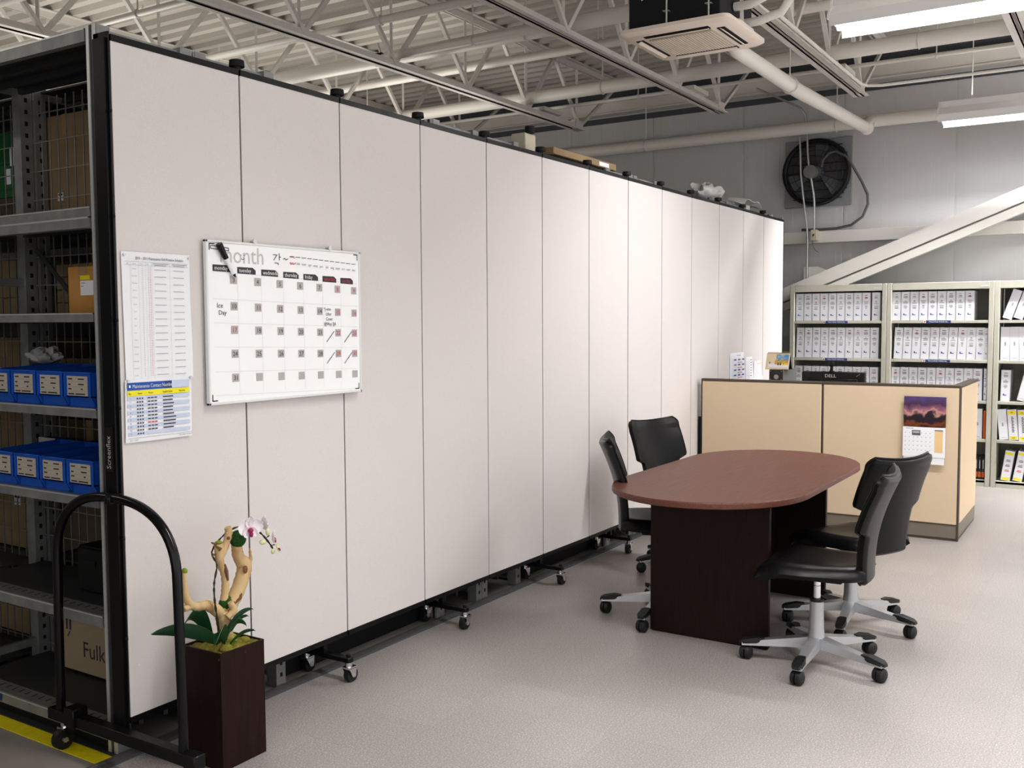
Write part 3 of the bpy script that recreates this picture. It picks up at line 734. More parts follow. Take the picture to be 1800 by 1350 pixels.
# ------------------------------------------------------------------ room divider
YP = .09; W13 = .5655; X0 = .106; ZT = 2.482; ZB0 = .168
div = thing('room_divider', 'long folding fabric room divider on black castered legs', 'room divider', (X0, YP, 0))
zig = [0, .004, .010, .012, .010, .004, 0, .003, .006, .008, 0, -.006, 0, -.006]
for k in range(13):
    x0, x1 = k*W13+.004, (k+1)*W13-.004; y0, y1 = zig[k], zig[k+1]; q = MB('panel_fabric')
    q.hull([(x0, y0, ZT), (x1, y1, ZT), (x1, y1+.03, ZT), (x0, y0+.03, ZT)], [(x0, y0, ZB0), (x1, y1, ZB0), (x1, y1+.03, ZB0), (x0, y0+.03, ZB0)])
    p = q.build('fabric_panel', div)
    q = MB('black_frame')
    for za, zb in ((ZT, ZT+.022), (ZB0-.022, ZB0)):
        q.hull([(x0, y0-.003, zb), (x1, y1-.003, zb), (x1, y1+.05, zb), (x0, y0+.05, zb)], [(x0, y0-.003, za), (x1, y1-.003, za), (x1, y1+.05, za), (x0, y0+.05, za)])
    q.hull([(x0, y0+.031, ZT), (x1, y1+.031, ZT), (x1, y1+.05, ZT), (x0, y0+.05, ZT)], [(x0, y0+.031, ZB0), (x1, y1+.031, ZB0), (x1, y1+.05, ZB0), (x0, y0+.05, ZB0)])
    q.build('panel_frame', p)
    if k:
        xx = k*W13; q = MB('black_matte'); q.box(xx-.0035, xx+.0035, zig[k]+.006, zig[k]+.03, ZB0, ZT)
        if k in (2, 4, 6, 8): q.m('screw').box(xx+.0015, xx+.0035, zig[k]+.001, zig[k]+.006, ZT-.62, ZT)
        q.build('hinge_strip', div)
        q = MB('black_matte'); q.cyl((xx, zig[k]+.012, ZT+.02), (xx, zig[k]+.012, ZT+.034), .016, n=12); q.cyl((xx, zig[k]+.012, ZT+.034), (xx, zig[k]+.012, ZT+.058), .030, .028, n=14); q.build('hinge_cap', div)
q = MB('black_frame'); q.box(-.006, .0, .0, .078, ZB0-.04, ZT+.03); q.box(-.006, .020, .052, .078, ZB0-.04, ZT+.03); q.box(-.016, -.006, .010, .070, ZB0-.04, ZT+.01)
q.m('black_matte')
for z in (.45, .8, 1.25, 1.55, 1.9, 2.25): q.ball((-.004, -.002, z), .006, seg=6, rings=4)
q.build('end_post', div)
fr = Fr((-.017, .042, 1.05), (0, 0, 1), (0, 1, 0))
q = MB('black_matte'); q.rect(fr, -.02, .135, -.022, .020, .001); q.m('grey_text').text(fr, -.010, -.008, .034, 'Screenflex', 'l', .002, .80); q.build('brand_plate', div)
q = MB('black_frame'); q.box(13*W13, 13*W13+.018, -.004, .06, ZB0-.03, ZT+.022); q.build('end_post', div)
# wheeled arch at the near end
def caster(b, x, y, zt, r=.036, dx=.02):
    b.m('chrome'); b.cyl((x, y, zt), (x, y, zt-.018), .016, n=10); b.box(x-.020, x+.028, y-.020, y+.020, zt-.026, zt-.018)
    for s in (-1, 1): b.hull([(x-.018, y+s*.019, zt-.024), (x+.026, y+s*.019, zt-.024), (x+.026, y+s*.022, zt-.024), (x-.018, y+s*.022, zt-.024)], [(x+dx-.010, y+s*.019, r-.008), (x+dx+.010, y+s*.019, r-.008), (x+dx+.010, y+s*.022, r-.008), (x+dx-.010, y+s*.022, r-.008)])
    b.m('black_rubber'); b.cyl((x+dx, y-.013, r), (x+dx, y+.013, r), r, n=20); b.m('screw').cyl((x+dx, y-.0225, r), (x+dx, y+.0225, r), .010, n=8)
ax = -.006-.03; cy = .10-YP
path = [(0, .338, .11), (0, .334, .40), (0, .330, .60)]
for k in range(0, 33):
    a = PI*k/32; c_, s_ = math.cos(a), math.sin(a)
    path.append((0, .328*math.copysign(abs(c_)**.82, c_), .69+.256*abs(s_)**.82))
path += [(0, -.330, .60), (0, -.334, .40), (0, -.338, .11)]
q = MB('black_gloss'); q.tube([(ax, cy+p[1], p[2]) for p in path], .0165, 14); arch = q.build('end_arch', div)
q = MB('black_frame'); q.box(ax-.021, ax+.021, cy-.405, cy+.39, .098, .140, .003); q.box(ax-.03, ax+.03, cy+.22, cy+.28, .098, .165, .003); q.box(ax-.024, ax+.024, cy-.415, cy-.36, .094, .143, .003); q.build('base_bar', div)
q = MB('black_frame'); q.ball((ax-.012, cy, .945), .014, seg=10, rings=6); q.box(ax-.02, ax+.03, cy-.014, cy+.014, .925, .958, .003); q.build('arch_clip', div)
for s in (-1, 1):
    q = MB('chrome'); caster(q, ax, cy+.315 if s > 0 else cy-.385, .098, .037, -.012); q.build('caster', div)
# intermediate legs
for k, x in enumerate((1.105, 1.968, 2.936, 3.85, 5.35, 7.05)):
    xl = x-X0; q = MB('black_frame'); q.box(xl-.012, xl+.012, .02, .045, .105, ZB0-.02); q.box(xl-.015, xl+.018, -.125, .165, .085, .108, .003); q.cyl((xl, -.112, .108), (xl, -.112, .122), .010, n=8)
    leg = q.build('support_leg', div)
    for y in (-.112, .135):
        q = MB('chrome'); caster(q, xl, y, .086, .031, -.006 if k % 2 else .012); q.build('caster', leg)

# ------------------------------------------------------------------ whiteboard calendar
bx0, bx1, bz0, bz1 = .466, 1.316, 1.232, 1.847
wb = thing('whiteboard', 'white magnetic month planner whiteboard hung on the divider', 'whiteboard', (bx0, .087, bz0))
BW, BH = bx1-bx0, bz1-bz0
q = MB('whiteboard'); q.box(.008, BW-.008, -.020, 0, .008, BH-.008); q.build('board_surface', wb)
q = MB('board_frame')
for a in ((0, BW, 0, .010), (0, BW, BH-.010, BH), (0, .010, 0, BH), (BW-.010, BW, 0, BH)): q.box(a[0], a[1], -.0235, -.006, a[2], a[3], .002)
q.build('board_frame', wb)
f = Fr((-bx0, -.020, -bz0), (1, 0, 0), (0, 0, 1)); C = [.497, .616, .737, .854, .967, 1.079, 1.189, 1.293]; R = [1.730, 1.630, 1.540, 1.449, 1.357, 1.268]
sk = lambda x: -.030*(x-.497)/.80      # the printed rows of the hung board drop slightly to the right
q = MB('grid_line')
for r in R: q.line(f, [(C[0], r), (C[-1], r+sk(C[-1])*.7)], .0012, .0007)
for c in C[1:-1]: q.line(f, [(c, R[0]+sk(c)), (c, R[-1]+.0)], .0010, .0007)
q.build('grid', wb)
q = MB('ink')
for k in range(7): 
    c = C[k]; w = (C[k+1]-c)*.76; z = R[0]+sk(c)+.002
    q.quad(f.p(c, z, .0008), f.p(c+w, z-.002, .0008), f.p(c+w, z+.014, .0008), f.p(c, z+.024, .0008)); q.quad(f.p(c, z+.024, .0008), f.p(c+w, z+.014, .0008), f.p(c+w-.015, z+.024, .0008), f.p(c+.01, z+.0242, .0008))
    q.m('white_text' if k < 5 else 'label_red').text(f, c+.008, z+.005, .0215, ['monday', 'tuesday', 'wednesday', 'thursday', 'friday', 'saturday', 'sunday'][k], 'l', .0014, .92); q.m('ink')
q.build('weekday_header', wb)
days = [[3, 4, 5, 6, 7, 8, 9], [10, 11, 12, 13, 14, 15, 16], [17, 18, 19, 20, 21, 22, 23], [24, 25, 26, 27, 28, 29, 30], [31] + [None]*6]
red = {8, 9, 15, 16, 17, 22, 23, 29, 30}
for i, row in enumerate(days):
    for k, dn in enumerate(row):
        c1 = C[k+1]-.003; top = R[i]+sk(c1)*(1-i*.08)-.008; s = .034
        q = MB('date_grey').rect(f, c1-s, c1, top-s*.92, top, .0009)
        if dn: q.m('ink_red' if dn in red else 'ink').text(f, c1-s/2, top-s*.72, .025, str(dn), 'c', .0015)
        q.build('date_square', wb)
q = MB('grey_text'); q.text(f, .530, 1.766, .092, 'month', 'l', .0009, .92); q.m('ink').line(f, [(.634, 1.796), (.637, 1.798)], .003, .0015).line(f, [(.650, 1.798), (.653, 1.796)], .003, .0015).line(f, [(.636, 1.784), (.643, 1.780), (.652, 1.785)], .002, .0015)
q.build('month_lettering', wb)
q = MB('ink_soft')
for k, mname in enumerate('jan feb mar apr may jun jul aug sept oct nov dec'.split()):
    a = .905+k*.0335; z = 1.778+sk(a)+.012
    q.m('ink').rect(f, a-.014, a+.012, z+.030, z+.0325, .0009); q.m('ink_soft' if k else 'ink_red').text(f, a, z, .016, mname, 'c', .0012)
q.m('ink_red').line(f, [(.890, 1.782), (.898, 1.776), (.918, 1.776), (.924, 1.783)], .003, .0015).line(f, [(.892, 1.802), (.905, 1.804), (.922, 1.800)], .002, .0015)
q.build('month_row', wb)
q = MB('ink'); k = lambda *p: q.line(f, p, .0028, .0016)
k((.800, 1.808), (.822, 1.808), (.803, 1.786)); k((.834, 1.815), (.834, 1.786)); k((.834, 1.800), (.843, 1.800)); k((.808, 1.776), (.828, 1.776), (.828, 1.768)); k((.855, 1.792), (.863, 1.797), (.872, 1.790), (.882, 1.796))
q.text(f, .512, 1.596, .026, 'Ice', 'l', .0016); q.text(f, .520, 1.570, .024, 'Day', 'l', .0016)
for j, s_ in enumerate(('*J-one-', 'Lifter', 'Cover', '@Way 2JA')): q.text(f, 1.079+(.004 if j not in (1, 2) else .016), 1.589-j*.021, .020, s_, 'l', .0016, .8)
for (c, r) in ((5, 2), (6, 2), (5, 3), (6, 3)):
    a = C[c]+.018; z = R[r]+sk(a)*.8-.066; k((a, z), (a+.048, z+.046)); k((a+.020, z+.020), (a+.030, z+.027))
k((.490, 1.826), (.575, 1.820), (.575, 1.810), (.490, 1.815), (.490, 1.826)); q.text(f, .520, 1.815, .010, 'PEN', 'l', .0016)
q.build('handwriting', wb)
q = MB('black_frame')
for cx, cz, sx_, sz_ in ((.482, 1.835, 1, -1), (1.300, 1.835, -1, -1), (.482, 1.246, 1, 1), (1.300, 1.246, -1, 1)):
    q.rect(f, *sorted((cx, cx+sx_*.026)), *sorted((cz, cz+sz_*.004)), .0009).rect(f, *sorted((cx, cx+sx_*.004)), *sorted((cz, cz+sz_*.026)), .0009)
q.build('corner_mark', wb)
for x in (.705, 1.125):
    q = MB('screw'); q.cyl((x-bx0, -.004, BH+.006), (x-bx0, -.022, BH+.006), .007, n=10); q.cyl((x-bx0, -.022, BH+.006), (x-bx0, -.026, BH+.006), .010, n=10); q.cyl((x-bx0, .002, BH+.006), (x-bx0, -.004, BH+.006), .003, n=6); q.build('hanging_pin', wb)
mk = thing('marker_pen', 'black-capped whiteboard marker on the corner of the month planner', 'marker', (.556, .055, 1.775), 0)
a, c = V((-.036, 0, .058)), V((.040, 0, -.062)); mid = a.lerp(c, .44)
q = MB('black_gloss'); q.tube([a, a.lerp(c, .05), mid], [.012, .0125, .010], 12); q.build('cap', mk)
q = MB('paper'); q.tube([mid, a.lerp(c, .90)], [.009, .0085], 12); q.build('barrel', mk)
q = MB('black_matte'); q.tube([a.lerp(c, .90), a.lerp(c, .96), c], [.007, .004, .002], 10); q.build('nib', mk)

# ------------------------------------------------------------------ pinned sheets on the divider
t = thing('schedule_sheet', 'tall white shift schedule sheet pinned above the contact list', 'paper', (.122, .086, 1.342))
SW, SH = .284, .443
q = MB('paper'); q.grid(lambda u, v: (SW*u + .006*(1-v), -.0015-.0015*math.sin(7*v)*u, SH*v), 6, 10, .0006); q.build('sheet', t)
f = Fr((0, -.0045, 0), (1, 0, 0), (0, 0, 1)); q = MB('ink'); q.text(f, SW/2+.012, SH-.026, .0135, '2010 ~ 2011 Maintenance Shift Rotation Schedule', 'c', .0005, .74)
q.m('ink_soft'); q.rect(f, .012, SW-.008, SH-.034, SH-.0332, .0005); q.rect(f, .012, SW-.008, SH-.046, SH-.0452, .0005)
for x in (.017, .042, .070, .098): q.text(f, x, SH-.043, .0065, ['Year', 'Month', 'Week', 'Date'][(.017, .042, .070, .098).index(x)], 'l', .0005, .8)
for x in (.125, .205): q.rect(f, x, x+.066, SH-.039, SH-.037, .0005).rect(f, x+.006, x+.055, SH-.044, SH-.042, .0005)
rnd = random.Random(4)
MN = ['October', 'November', 'December', 'January', 'February', 'March', 'April', 'May', 'June', 'July', 'August', 'September', 'October', 'November', 'December', 'January']
for k in range(16):
    z = SH-.060-k*.0245; q.text(f, .048, z, .0062, MN[k], 'c', .0005, .8)
    q.rect(f, .130, .180, z, z+.0017, .0005).rect(f, .210, .256, z-.001, z+.0007, .0005)
for x, c in ((.080, 'ink_soft'), (.104, 'ink_soft'), (.112, 'ink_red')):
    q.m(c)
    for k in range(66): q.rect(f, x, x+.0035, SH-.052-k*.0058, SH-.0505-k*.0058, .0005)
q.m('ink_soft')
for x in (.034, .066, .094, .12, .195): q.rect(f, x, x+.0005, .004, SH-.034, .0004)
q.build('printed_table', t)
q = MB('screw')
for x, z in ((.010, SH-.012), (SW-.004, SH-.012)): q.cyl((x, 0, z), (x, -.009, z), .0045, n=8)
q.build('push_pin', t)
t = thing('contact_sheet', 'contact number sheet with blue and yellow header pinned under the schedule', 'paper', (.122, .084, 1.128))
SW, SH = .280, .217
q = MB('paper'); q.grid(lambda u, v: (SW*u - .004*(1-v), -.0015-.001*math.sin(5*u), SH*v), 6, 6, .0006); q.build('sheet', t)
f = Fr((0, -.0042, 0), (1, 0, 0), (0, 0, 1)); q = MB('paper_blue'); q.rect(f, .006, .155, SH-.036, SH-.010, .0004); q.m('label_blue').rect(f, .155, .19, SH-.036, SH-.010, .0004); q.m('paper_stripe').rect(f, .19, SW-.014, SH-.036, SH-.010, .0004)
q.m('white_text').text(f, .026, SH-.029, .0185, 'Maintenance Contact Number', 'l', .0012, .74); q.rect(f, .012, .019, SH-.027, SH-.018, .001)
q.m('paper_yellow').rect(f, .006, SW-.014, SH-.056, SH-.038, .0004)
q.m('ink'); 
for x, s_ in ((.010, 'No'), (.046, 'Name'), (.090, 'Phone'), (.150, 'English Name'), (.220, 'Remarks')): q.text(f, x, SH-.051, .0095, s_, 'l', .001, .8)
for k in range(11):
    z = SH-.068-k*.0122
    if k % 2 == 0: q.m('paper_stripe').rect(f, .006, SW-.014, z-.003, z+.0092, .0004)
    q.m('ink'); q.text(f, .016, z, .0075, str(k+1), 'c', .001)
    for j in range(3): q.rect(f, .042+j*.010, .048+j*.010, z, z+.005, .001)
    if k < 10:
        q.m('ink_red' if k == 7 else 'ink')
        for j in range(3): q.rect(f, .086+j*.014, .097+j*.014, z+.0005, z+.0045, .001)
        q.m('ink').rect(f, .150, .150+rnd.uniform(.040, .056), z+.0005, z+.0045, .001)
q.rect(f, .004, SW-.006, .0145, .0152, .001); q.m('ink_soft').text(f, .010, .005, .0085, 'Dec. 1 2010', 'l', .001, .8); q.text(f, SW-.008, .007, .0085, 'HR/ safety/ schedule', 'r', .001, .8)
q.build('printed_table', t)
q = MB('screw')
for x in (.010, SW-.006): q.cyl((x, 0, SH-.003), (x, -.009, SH-.003), .0045, n=8)
q.build('push_pin', t)
def note(x0, x1, z0, z1, label, kind):
    t = thing('note_sheet', label, 'paper', (x0, .085, z0), 0); w, h = x1-x0, z1-z0
    q = MB('paper'); q.grid(lambda u, v: (w*u, -.002-.02*(1-v)*(1-v)*u, h*v), 4, 4, .0006); q.build('sheet', t)
    f = Fr((0, -.004, 0), (1, 0, 0), (0, 0, 1)); q = MB('ink_blue')
    if kind == 0:
        for r in range(4):
            for c in range(3): q.m('ink_blue').rect(f, .03+c*.10, .09+c*.10, h-.065-r*.044, h-.053-r*.044, .022)
            q.m('ink_red').rect(f, .12, .24, h-.085-r*.044, h-.080-r*.044, .022)
        q.m('ink_soft').rect(f, .1, .2, h-.025, h-.020, .022)
    elif kind == 1:
        q.m('ink')
        for r in range(7): q.rect(f, .05, .09, h-.03-r*.023, h-.025-r*.023, .022)
        q.m('grid_line').rect(f, .02, .022, .02, h-.01, .022)
    else:
        q.m('photo_sand').rect(f, .02, w-.02, h-.025, h-.018, .022); q.m('grid_line')
        for r in range(8): q.rect(f, .02, w-.02, h-.04-r*.014, h-.039-r*.014, .022)
    q.build('printed_table', t)
note(6.02, 6.36, 1.0, 1.262, 'white sheet with blue and red rows pinned behind the cubicle, leftmost of three', 0)
note(6.42, 6.59, 1.0, 1.217, 'narrow white sheet pinned behind the cubicle, middle of three', 1)
note(6.63, 6.83, 1.0, 1.172, 'white lined sheet pinned behind the cubicle, nearest the desk calendar', 2)

# ------------------------------------------------------------------ bookcases and binders
BX = 7.90; BD = .32
SZ = [.06, .436, .790, 1.162, 1.529]; BH = 1.885
def bookcase(y1, w, label):
    t = thing('bookcase', label, 'bookcase', (BX, y1, 0), 0, 'putty steel bookcases')
    for y in (0, -w+.045):
        q = MB('putty_steel'); q.box(0, BD, y-.045, y-.002, 0, BH, .003); q.build('side_panel', t)
    q = MB('putty_steel'); q.box(0, BD, -w+.044, -.046, BH-.068, BH-.001, .003); q.m('grey_text').box(-.0012, 0, -w+.05, -w+.12, BH-.052, BH-.036); q.build('top_panel', t)
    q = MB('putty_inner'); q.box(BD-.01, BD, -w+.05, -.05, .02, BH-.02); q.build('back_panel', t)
    q = MB('putty_steel'); q.box(.004, BD-.01, -w+.045, -.047, 0, .056); q.build('plinth', t)
    for k, z in enumerate(SZ):
        q = MB('putty_steel'); q.box(.004, BD-.012, -w+.044, -.046, z-.026, z, .002); sh = q.build('shelf', t)
        if k in (3, 4) and w > 0 and label != CASES[2][2]:
            f = Fr((.003, -.40, z-.013), (0, -1, 0), (0, 0, 1)); q = MB('label_blue'); q.rect(f, -.045, .17, -.011, .012, .001)
            q.m('white_text').rect(f, -.068, -.045, -.011, .012, .001); q.m('label_red').rect(f, -.064, -.049, -.003, .004, .0015).rect(f, -.059, -.054, -.008, .009, .0015)
            q.m('white_text').text(f, .0625, -.006, .018, 'MACHINE MANUAL', 'c', .002, 1.05); q.build('shelf_label', sh)
    return t
CASES = [(.146, .932, 'putty grey steel bookcase beside the end of the divider'), (-.787, .930, 'middle putty grey steel bookcase with an empty gap on its top shelf'), (-1.719, .932, 'putty grey steel bookcase at the right edge with yellow-labelled binders')]
for c in CASES: bookcase(*c)
def binder_mesh(kind):
    w, h, d = .078, .272, .24
    q = MB('binder_white' if kind != 'blue' else 'binder_blue')
    q.box(0, d, 0, .003, 0, h, .0012).box(0, d, w-.003, w, 0, h, .0012).box(0, .003, 0, w, 0, h, .0012)
    q.m('paper').box(.02, d-.01, .008, w-.012, .008, h-.012)
    c = q.mesh('binder_cover')
    f = Fr((0, w/2, 0), (0, -1, 0), (0, 0, 1)); q = MB('binder_spine')
    q.rect(f, -w/2+.006, w/2-.006, .008, h-.008, .0006)
    rnd = random.Random(hash(kind) % 97 if False else {'a': 3, 'b': 5, 'c': 8, 'blue': 4, 'y': 6, 'y2': 9, 'plain': 2}[kind])
    if kind in ('a', 'b', 'c', 'blue'):
        z = h-.030
        for n_, gap in ((1, .018), (2, .030), (3, .022), (1, .012), (2, .020)):
            for j in range(n_):
                l = rnd.uniform(.016, .042); q.m('ink_soft' if rnd.random() < .55 else 'ink'); q.rect(f, -l/2, l/2, z, z+.0048, .0012); z -= .0115
            z -= gap-.0115
        q.m('ink_blue').rect(f, -.018, -.008, .052, .066, .0012).rect(f, -.018, .012, .050, .056, .0012)
        if kind == 'c': q.m('ink_red').rect(f, -.016, .016, h-.056, h-.050, .0014)
    elif kind == 'y':
        q.m('label_yellow').rect(f, -w/2+.006, w/2-.006, h-.045, h-.012, .0012).rect(f, -w/2+.010, w/2-.010, .008, .034, .0012)
        q.m('ink')
        for j in range(11): q.rect(f, -.008, .008+.004*(j % 2), .07+j*.013, .077+j*.013, .0012)
        q.rect(f, -.014, .012, .018, .022, .0016).rect(f, -.012, .010, h-.030, h-.026, .0016)
    elif kind == 'y2':
        q.m('label_yellow').rect(f, -w/2+.006, w/2-.006, h-.038, h-.016, .0012).rect(f, -w/2+.008, w/2-.008, .006, .028, .0012)
        q.m('ink_red')
        for z in (.185, .140, .095): q.m('ink' if z > .1 else 'ink_red').rect(f, -.016, .016, z, z+.005, .0012).rect(f, -.020, .018, z-.012, z-.007, .0012)
    else:
        q.m('ink_soft').rect(f, -.005, .006, .12, .15, .0012); q.rect(f, -.02, .02, .018, .021, .0012)
    return c, q.mesh('spine_label')
BM = {k: binder_mesh(k) for k in ('a', 'b', 'c', 'blue', 'y', 'y2', 'plain')}
def binder(y, z, kind, label, group, lean=0., sc=1., sw=1.):   # y: right edge at the bottom (the -Y side); lean > 0 tips the top towards -Y (right in the photo)
    c, s = BM[kind]
    o = bpy.data.objects.new('binder', c); COL.objects.link(o)
    w = .078*sw
    o.location = (BX+.03, y + (0 if lean <= 0 else 0), z + (w*math.sin(-lean) if lean < 0 else 0) * 0 + .001)
    o.scale = (1, sw, sc); o.rotation_euler = (lean, 0, 0)
    if lean > 0: pass
    tag(o, label, 'binder', group)
    l = bpy.data.objects.new('spine_label', s); COL.objects.link(l); l.parent = o
    return o
SN = ['top', 'second', 'third', 'fourth', 'bottom']; CN = ['left bookcase', 'middle bookcase', 'right bookcase']
def rowfill(case, shelf, n, y_start, pitch, kinds, lean=0., sc=1., zi=None, gaps={}, sw=1.):
    y = y_start
    for k in range(n):
        y -= pitch + gaps.get(k, 0)
        ln = lean[k] if isinstance(lean, (list, tuple)) else lean
        z = SZ[4-shelf] + (.078*sw*math.sin(ln) if ln > 0 else 0)
        place = 'leftmost' if k == 0 else ORD[k] + ' from the left'
        kind = kinds[k % len(kinds)]
        desc = {'a': 'white ring binder', 'b': 'white ring binder', 'c': 'white ring binder with red line', 'blue': 'pale blue ring binder', 'y': 'white binder with yellow labels', 'y2': 'yellow-banded binder', 'plain': 'plain white binder'}[kind]
        if ln: desc = 'leaning ' + desc
        binder(y, z, kind, '%s, %s, %s shelf, %s' % (desc, CN[case], SN[shelf], place), 'binders on the %s shelf of the %s' % (SN[shelf], CN[case]), -ln, sc, sw)
K3 = ['a', 'b', 'a', 'c', 'b', 'a', 'b', 'a', 'c', 'a', 'b']
rowfill(0, 0, 10, .095, .0805, K3, gaps={9: .012})
rowfill(0, 1, 10, .088, .0800, K3[2:] + ['b', 'a'], lean=[-.02]*8+[0, 0], sc=1.10)
rowfill(0, 2, 10, .098, .0800, K3[1:] + ['c'], sc=1.06, gaps={1: .010})
rowfill(1, 0, 9, -.830, .0800, K3)
rowfill(1, 1, 10, -.848, .0800, K3[1:], lean=[.075]*1+[-0.0]*9 if False else [-.035]*8+[-.01, 0], sc=1.10)
rowfill(1, 2, 10, -.832, .0800, K3[3:] + ['a', 'b', 'blue'], sc=1.08)
binder(-1.669, SZ[3], 'c', 'slim white binder, middle bookcase, second shelf, last at the right', 'binders on the second shelf of the middle bookcase', sc=1.08, sw=.30)
binder(-1.669, SZ[2], 'blue', 'slim blue-edged binder, middle bookcase, third shelf, last at the right', 'binders on the third shelf of the middle bookcase', sc=1.1, sw=.34)
binder(-1.640, SZ[1], 'plain', 'white binder standing alone on the fourth shelf of the middle bookcase', 'binders on the fourth shelf of the middle bookcase', sc=1.02)
def thin_book(y, z, h, w, m, label, group, lean=0., band=None):
    q = MB(m); q.box(0, .18, 0, w, 0, h, .002)
    if band: q.m(band).box(-.0008, 0, .001, w-.001, .02, .07); q.m('grey_text').box(-.0008, 0, w*.35, w*.6, .10, h-.03)
    o = q.build('manual_book', loc=(BX+.03, y, z+.001), rot=(lean, 0, 0)); return tag(o, label, 'book', group)
thin_book(-1.668, SZ[1], .26, .020, 'orange_book', 'slim orange book at the right end of the fourth shelf', 'books in the middle bookcase')
for k in range(4):
    thin_book(-1.668+.028*k, SZ[0], .21, .025, 'pc_black', 'black manual with orange foot, bottom shelf, middle bookcase, %s from the right' % ORD[k], 'dark manuals on the bottom shelf', band='orange_book')
rowfill(2, 0, 5, -1.770, .088, ['plain', 'plain', 'plain', 'plain', 'plain'], lean=[-.32]*5, sc=1.0)
rowfill(2, 1, 4, -1.772, .0795, ['plain', 'plain', 'plain', 'plain'], lean=[0, .03, .05, .05], sc=1.12)
rowfill(2, 2, 4, -1.772, .088, ['b', 'plain', 'plain', 'plain'], lean=[-.02, -.22, -.20, -.18], sc=1.05, gaps={1: .045})
rowfill(2, 3, 4, -1.782, .080, ['plain', 'y', 'y', 'y'], lean=[.10, .09, .07, .06], sc=1.03)
rowfill(2, 4, 4, -1.780, .098, ['y2', 'y2', 'y2', 'y2'], lean=[-.14, -.17, -.16, -.15], sc=1.02)

# ------------------------------------------------------------------ cubicle
QX, QY, QR = 5.3126, .0592, .008; QH = 1.085; QD = .892; Q1, Q2 = .9407, .9362
cb = thing('cubicle_partition', 'low beige fabric cubicle wall with dark trim behind the table', 'cubicle', (QX, QY, 0), QR)
T = .055
for y0, y1 in ((0, -Q1), (-Q1, -Q1-Q2)):
    q = MB('cubicle_fabric'); q.box(0, T, y0-.008, y1+.008, .115, QH-.018, .004); q.build('fabric_panel', cb)
    q = MB('cubicle_base'); q.box(.003, T-.003, y0-.004, y1+.004, .016, .112, .003); q.m('cubicle_trim').box(.006, T-.006, y0-.004, y1+.004, 0, .016).box(.0, T, y0-.004, y1+.004, .110, .116); q.build('base_strip', cb)
    q = MB('cubicle_trim'); q.box(-.002, T+.002, y0-.001, y1+.001, QH-.018, QH, .003); q.build('top_cap', cb)
yc = -Q1-Q2
q = MB('cubicle_fabric'); q.box(T+.01, QD, yc, yc+T, .115, QH-.018, .004); q.build('fabric_panel', cb)
q = MB('cubicle_base'); q.box(T+.006, QD, yc+.003, yc+T-.003, .016, .112, .003); q.m('cubicle_trim').box(T, QD, yc+.006, yc+T-.006, 0, .016); q.build('base_strip', cb)
q = MB('cubicle_trim'); q.box(T, QD, yc-.002, yc+T+.002, QH-.018, QH, .003); q.build('top_cap', cb)
q = MB('cubicle_trim'); q.box(-.001, .012, yc-.001, yc+.012, 0, QH-.002, .002); q.box(.0, T+.008, yc+.002, yc+.010, .0, QH-.004); q.box(.004, T-.004, -Q1-.006, -Q1+.006, .0, QH-.01); q.box(.0, T, -.006, -.001, 0, QH-.01); q.build('corner_post', cb)
q = MB('desk_grey'); q.box(T+.003, 1.05, yc+T+.004, -.06, .70, .73, .003); q.box(.98, 1.0, -.5, -.08, 0, .70); q.box(.4, 1.0, -.10, -.08, 0, .70); q.box(.80, .84, yc+T+.02, yc+T+.10, 0, .70); q.build('worksurface', cb)
b = MB('black_matte'); b.box(0, .03, 0, .022, 0, .78, .003); b.box(-.01, .05, -.004, .026, 0, .02); tag(b.build('cable_pole', loc=(5.335, .0685, 0)), 'dark upright strip between the cubicle end and the divider', 'strip')

# monitor with webcam, tower, desk calendar behind the cubicle
t = thing('monitor', 'black desktop monitor seen from the back above the cubicle wall', 'monitor', (6.22, -.728, .731))
q = MB('monitor_black'); q.box(-.02, .03, -.255, .255, .08, .383, .008); q.box(-.035, -.02, -.20, .20, .11, .33, .008); q.build('rear_shell', t)
f = Fr((-.0205, 0, .338), (0, -1, 0), (0, 0, 1)); q = MB('white_text'); q.text(f, -.020, .0, .036, 'DELL', 'c', .0008, 1.15); q.build('logo', t)
q = MB('monitor_black'); q.box(.0, .03, -.03, .03, .01, .10); q.box(-.09, .09, -.11, .11, 0, .012, .004); q.build('stand', t)
q = MB('pc_silver'); f2 = Fr((-.0205, 0, .36), (0, -1, 0), (0, 0, 1)); q.line(f2, [(.185, -.012), (.215, .008)], .004, .0008); q.build('lock_slot', t)
t = thing('webcam', 'small round black webcam clipped on top of the monitor', 'webcam', (6.21, -.715, 1.115))
q = MB('black_matte'); q.ball((0, 0, .062), .024, seg=14, rings=10); q.build('camera_ball', t)
q = MB('black_gloss'); q.cyl((-.02, 0, .065), (-.028, 0, .066), .012, n=12); q.build('lens', t)
q = MB('black_matte'); q.bar((0, 0, .0), (0, 0, .04), .018, .016); q.bar((-.035, .012, -.02), (-.004, 0, .042), .006, .006); q.bar((-.035, -.012, -.02), (-.004, 0, .042), .006, .006); q.box(-.02, .03, -.016, .016, -.001, .006); q.build('clip', t)
t = thing('computer_tower', 'grey and black computer tower beside the monitor', 'computer', (6.10, -.345, .731))
q = MB('pc_grey'); q.box(.006, .40, 0, .115, 0, .395, .006); q.build('case', t)
q = MB('pc_black'); q.box(0, .006, 0, .115, 0, .395, .002); q.m('pc_silver').cyl((-.002, .055, .335), (0, .055, .335), .020, n=16)
for y, z in ((.012, .383), (.103, .383), (.012, .315), (.103, .315)): q.cyl((-.002, y, z), (0, y, z), .004, n=6)
q.build('front_panel', t)
t = thing('desk_calendar', 'tent desk calendar with a snowy picture standing on the computer tower', 'calendar', (6.13, -.385, 1.128))
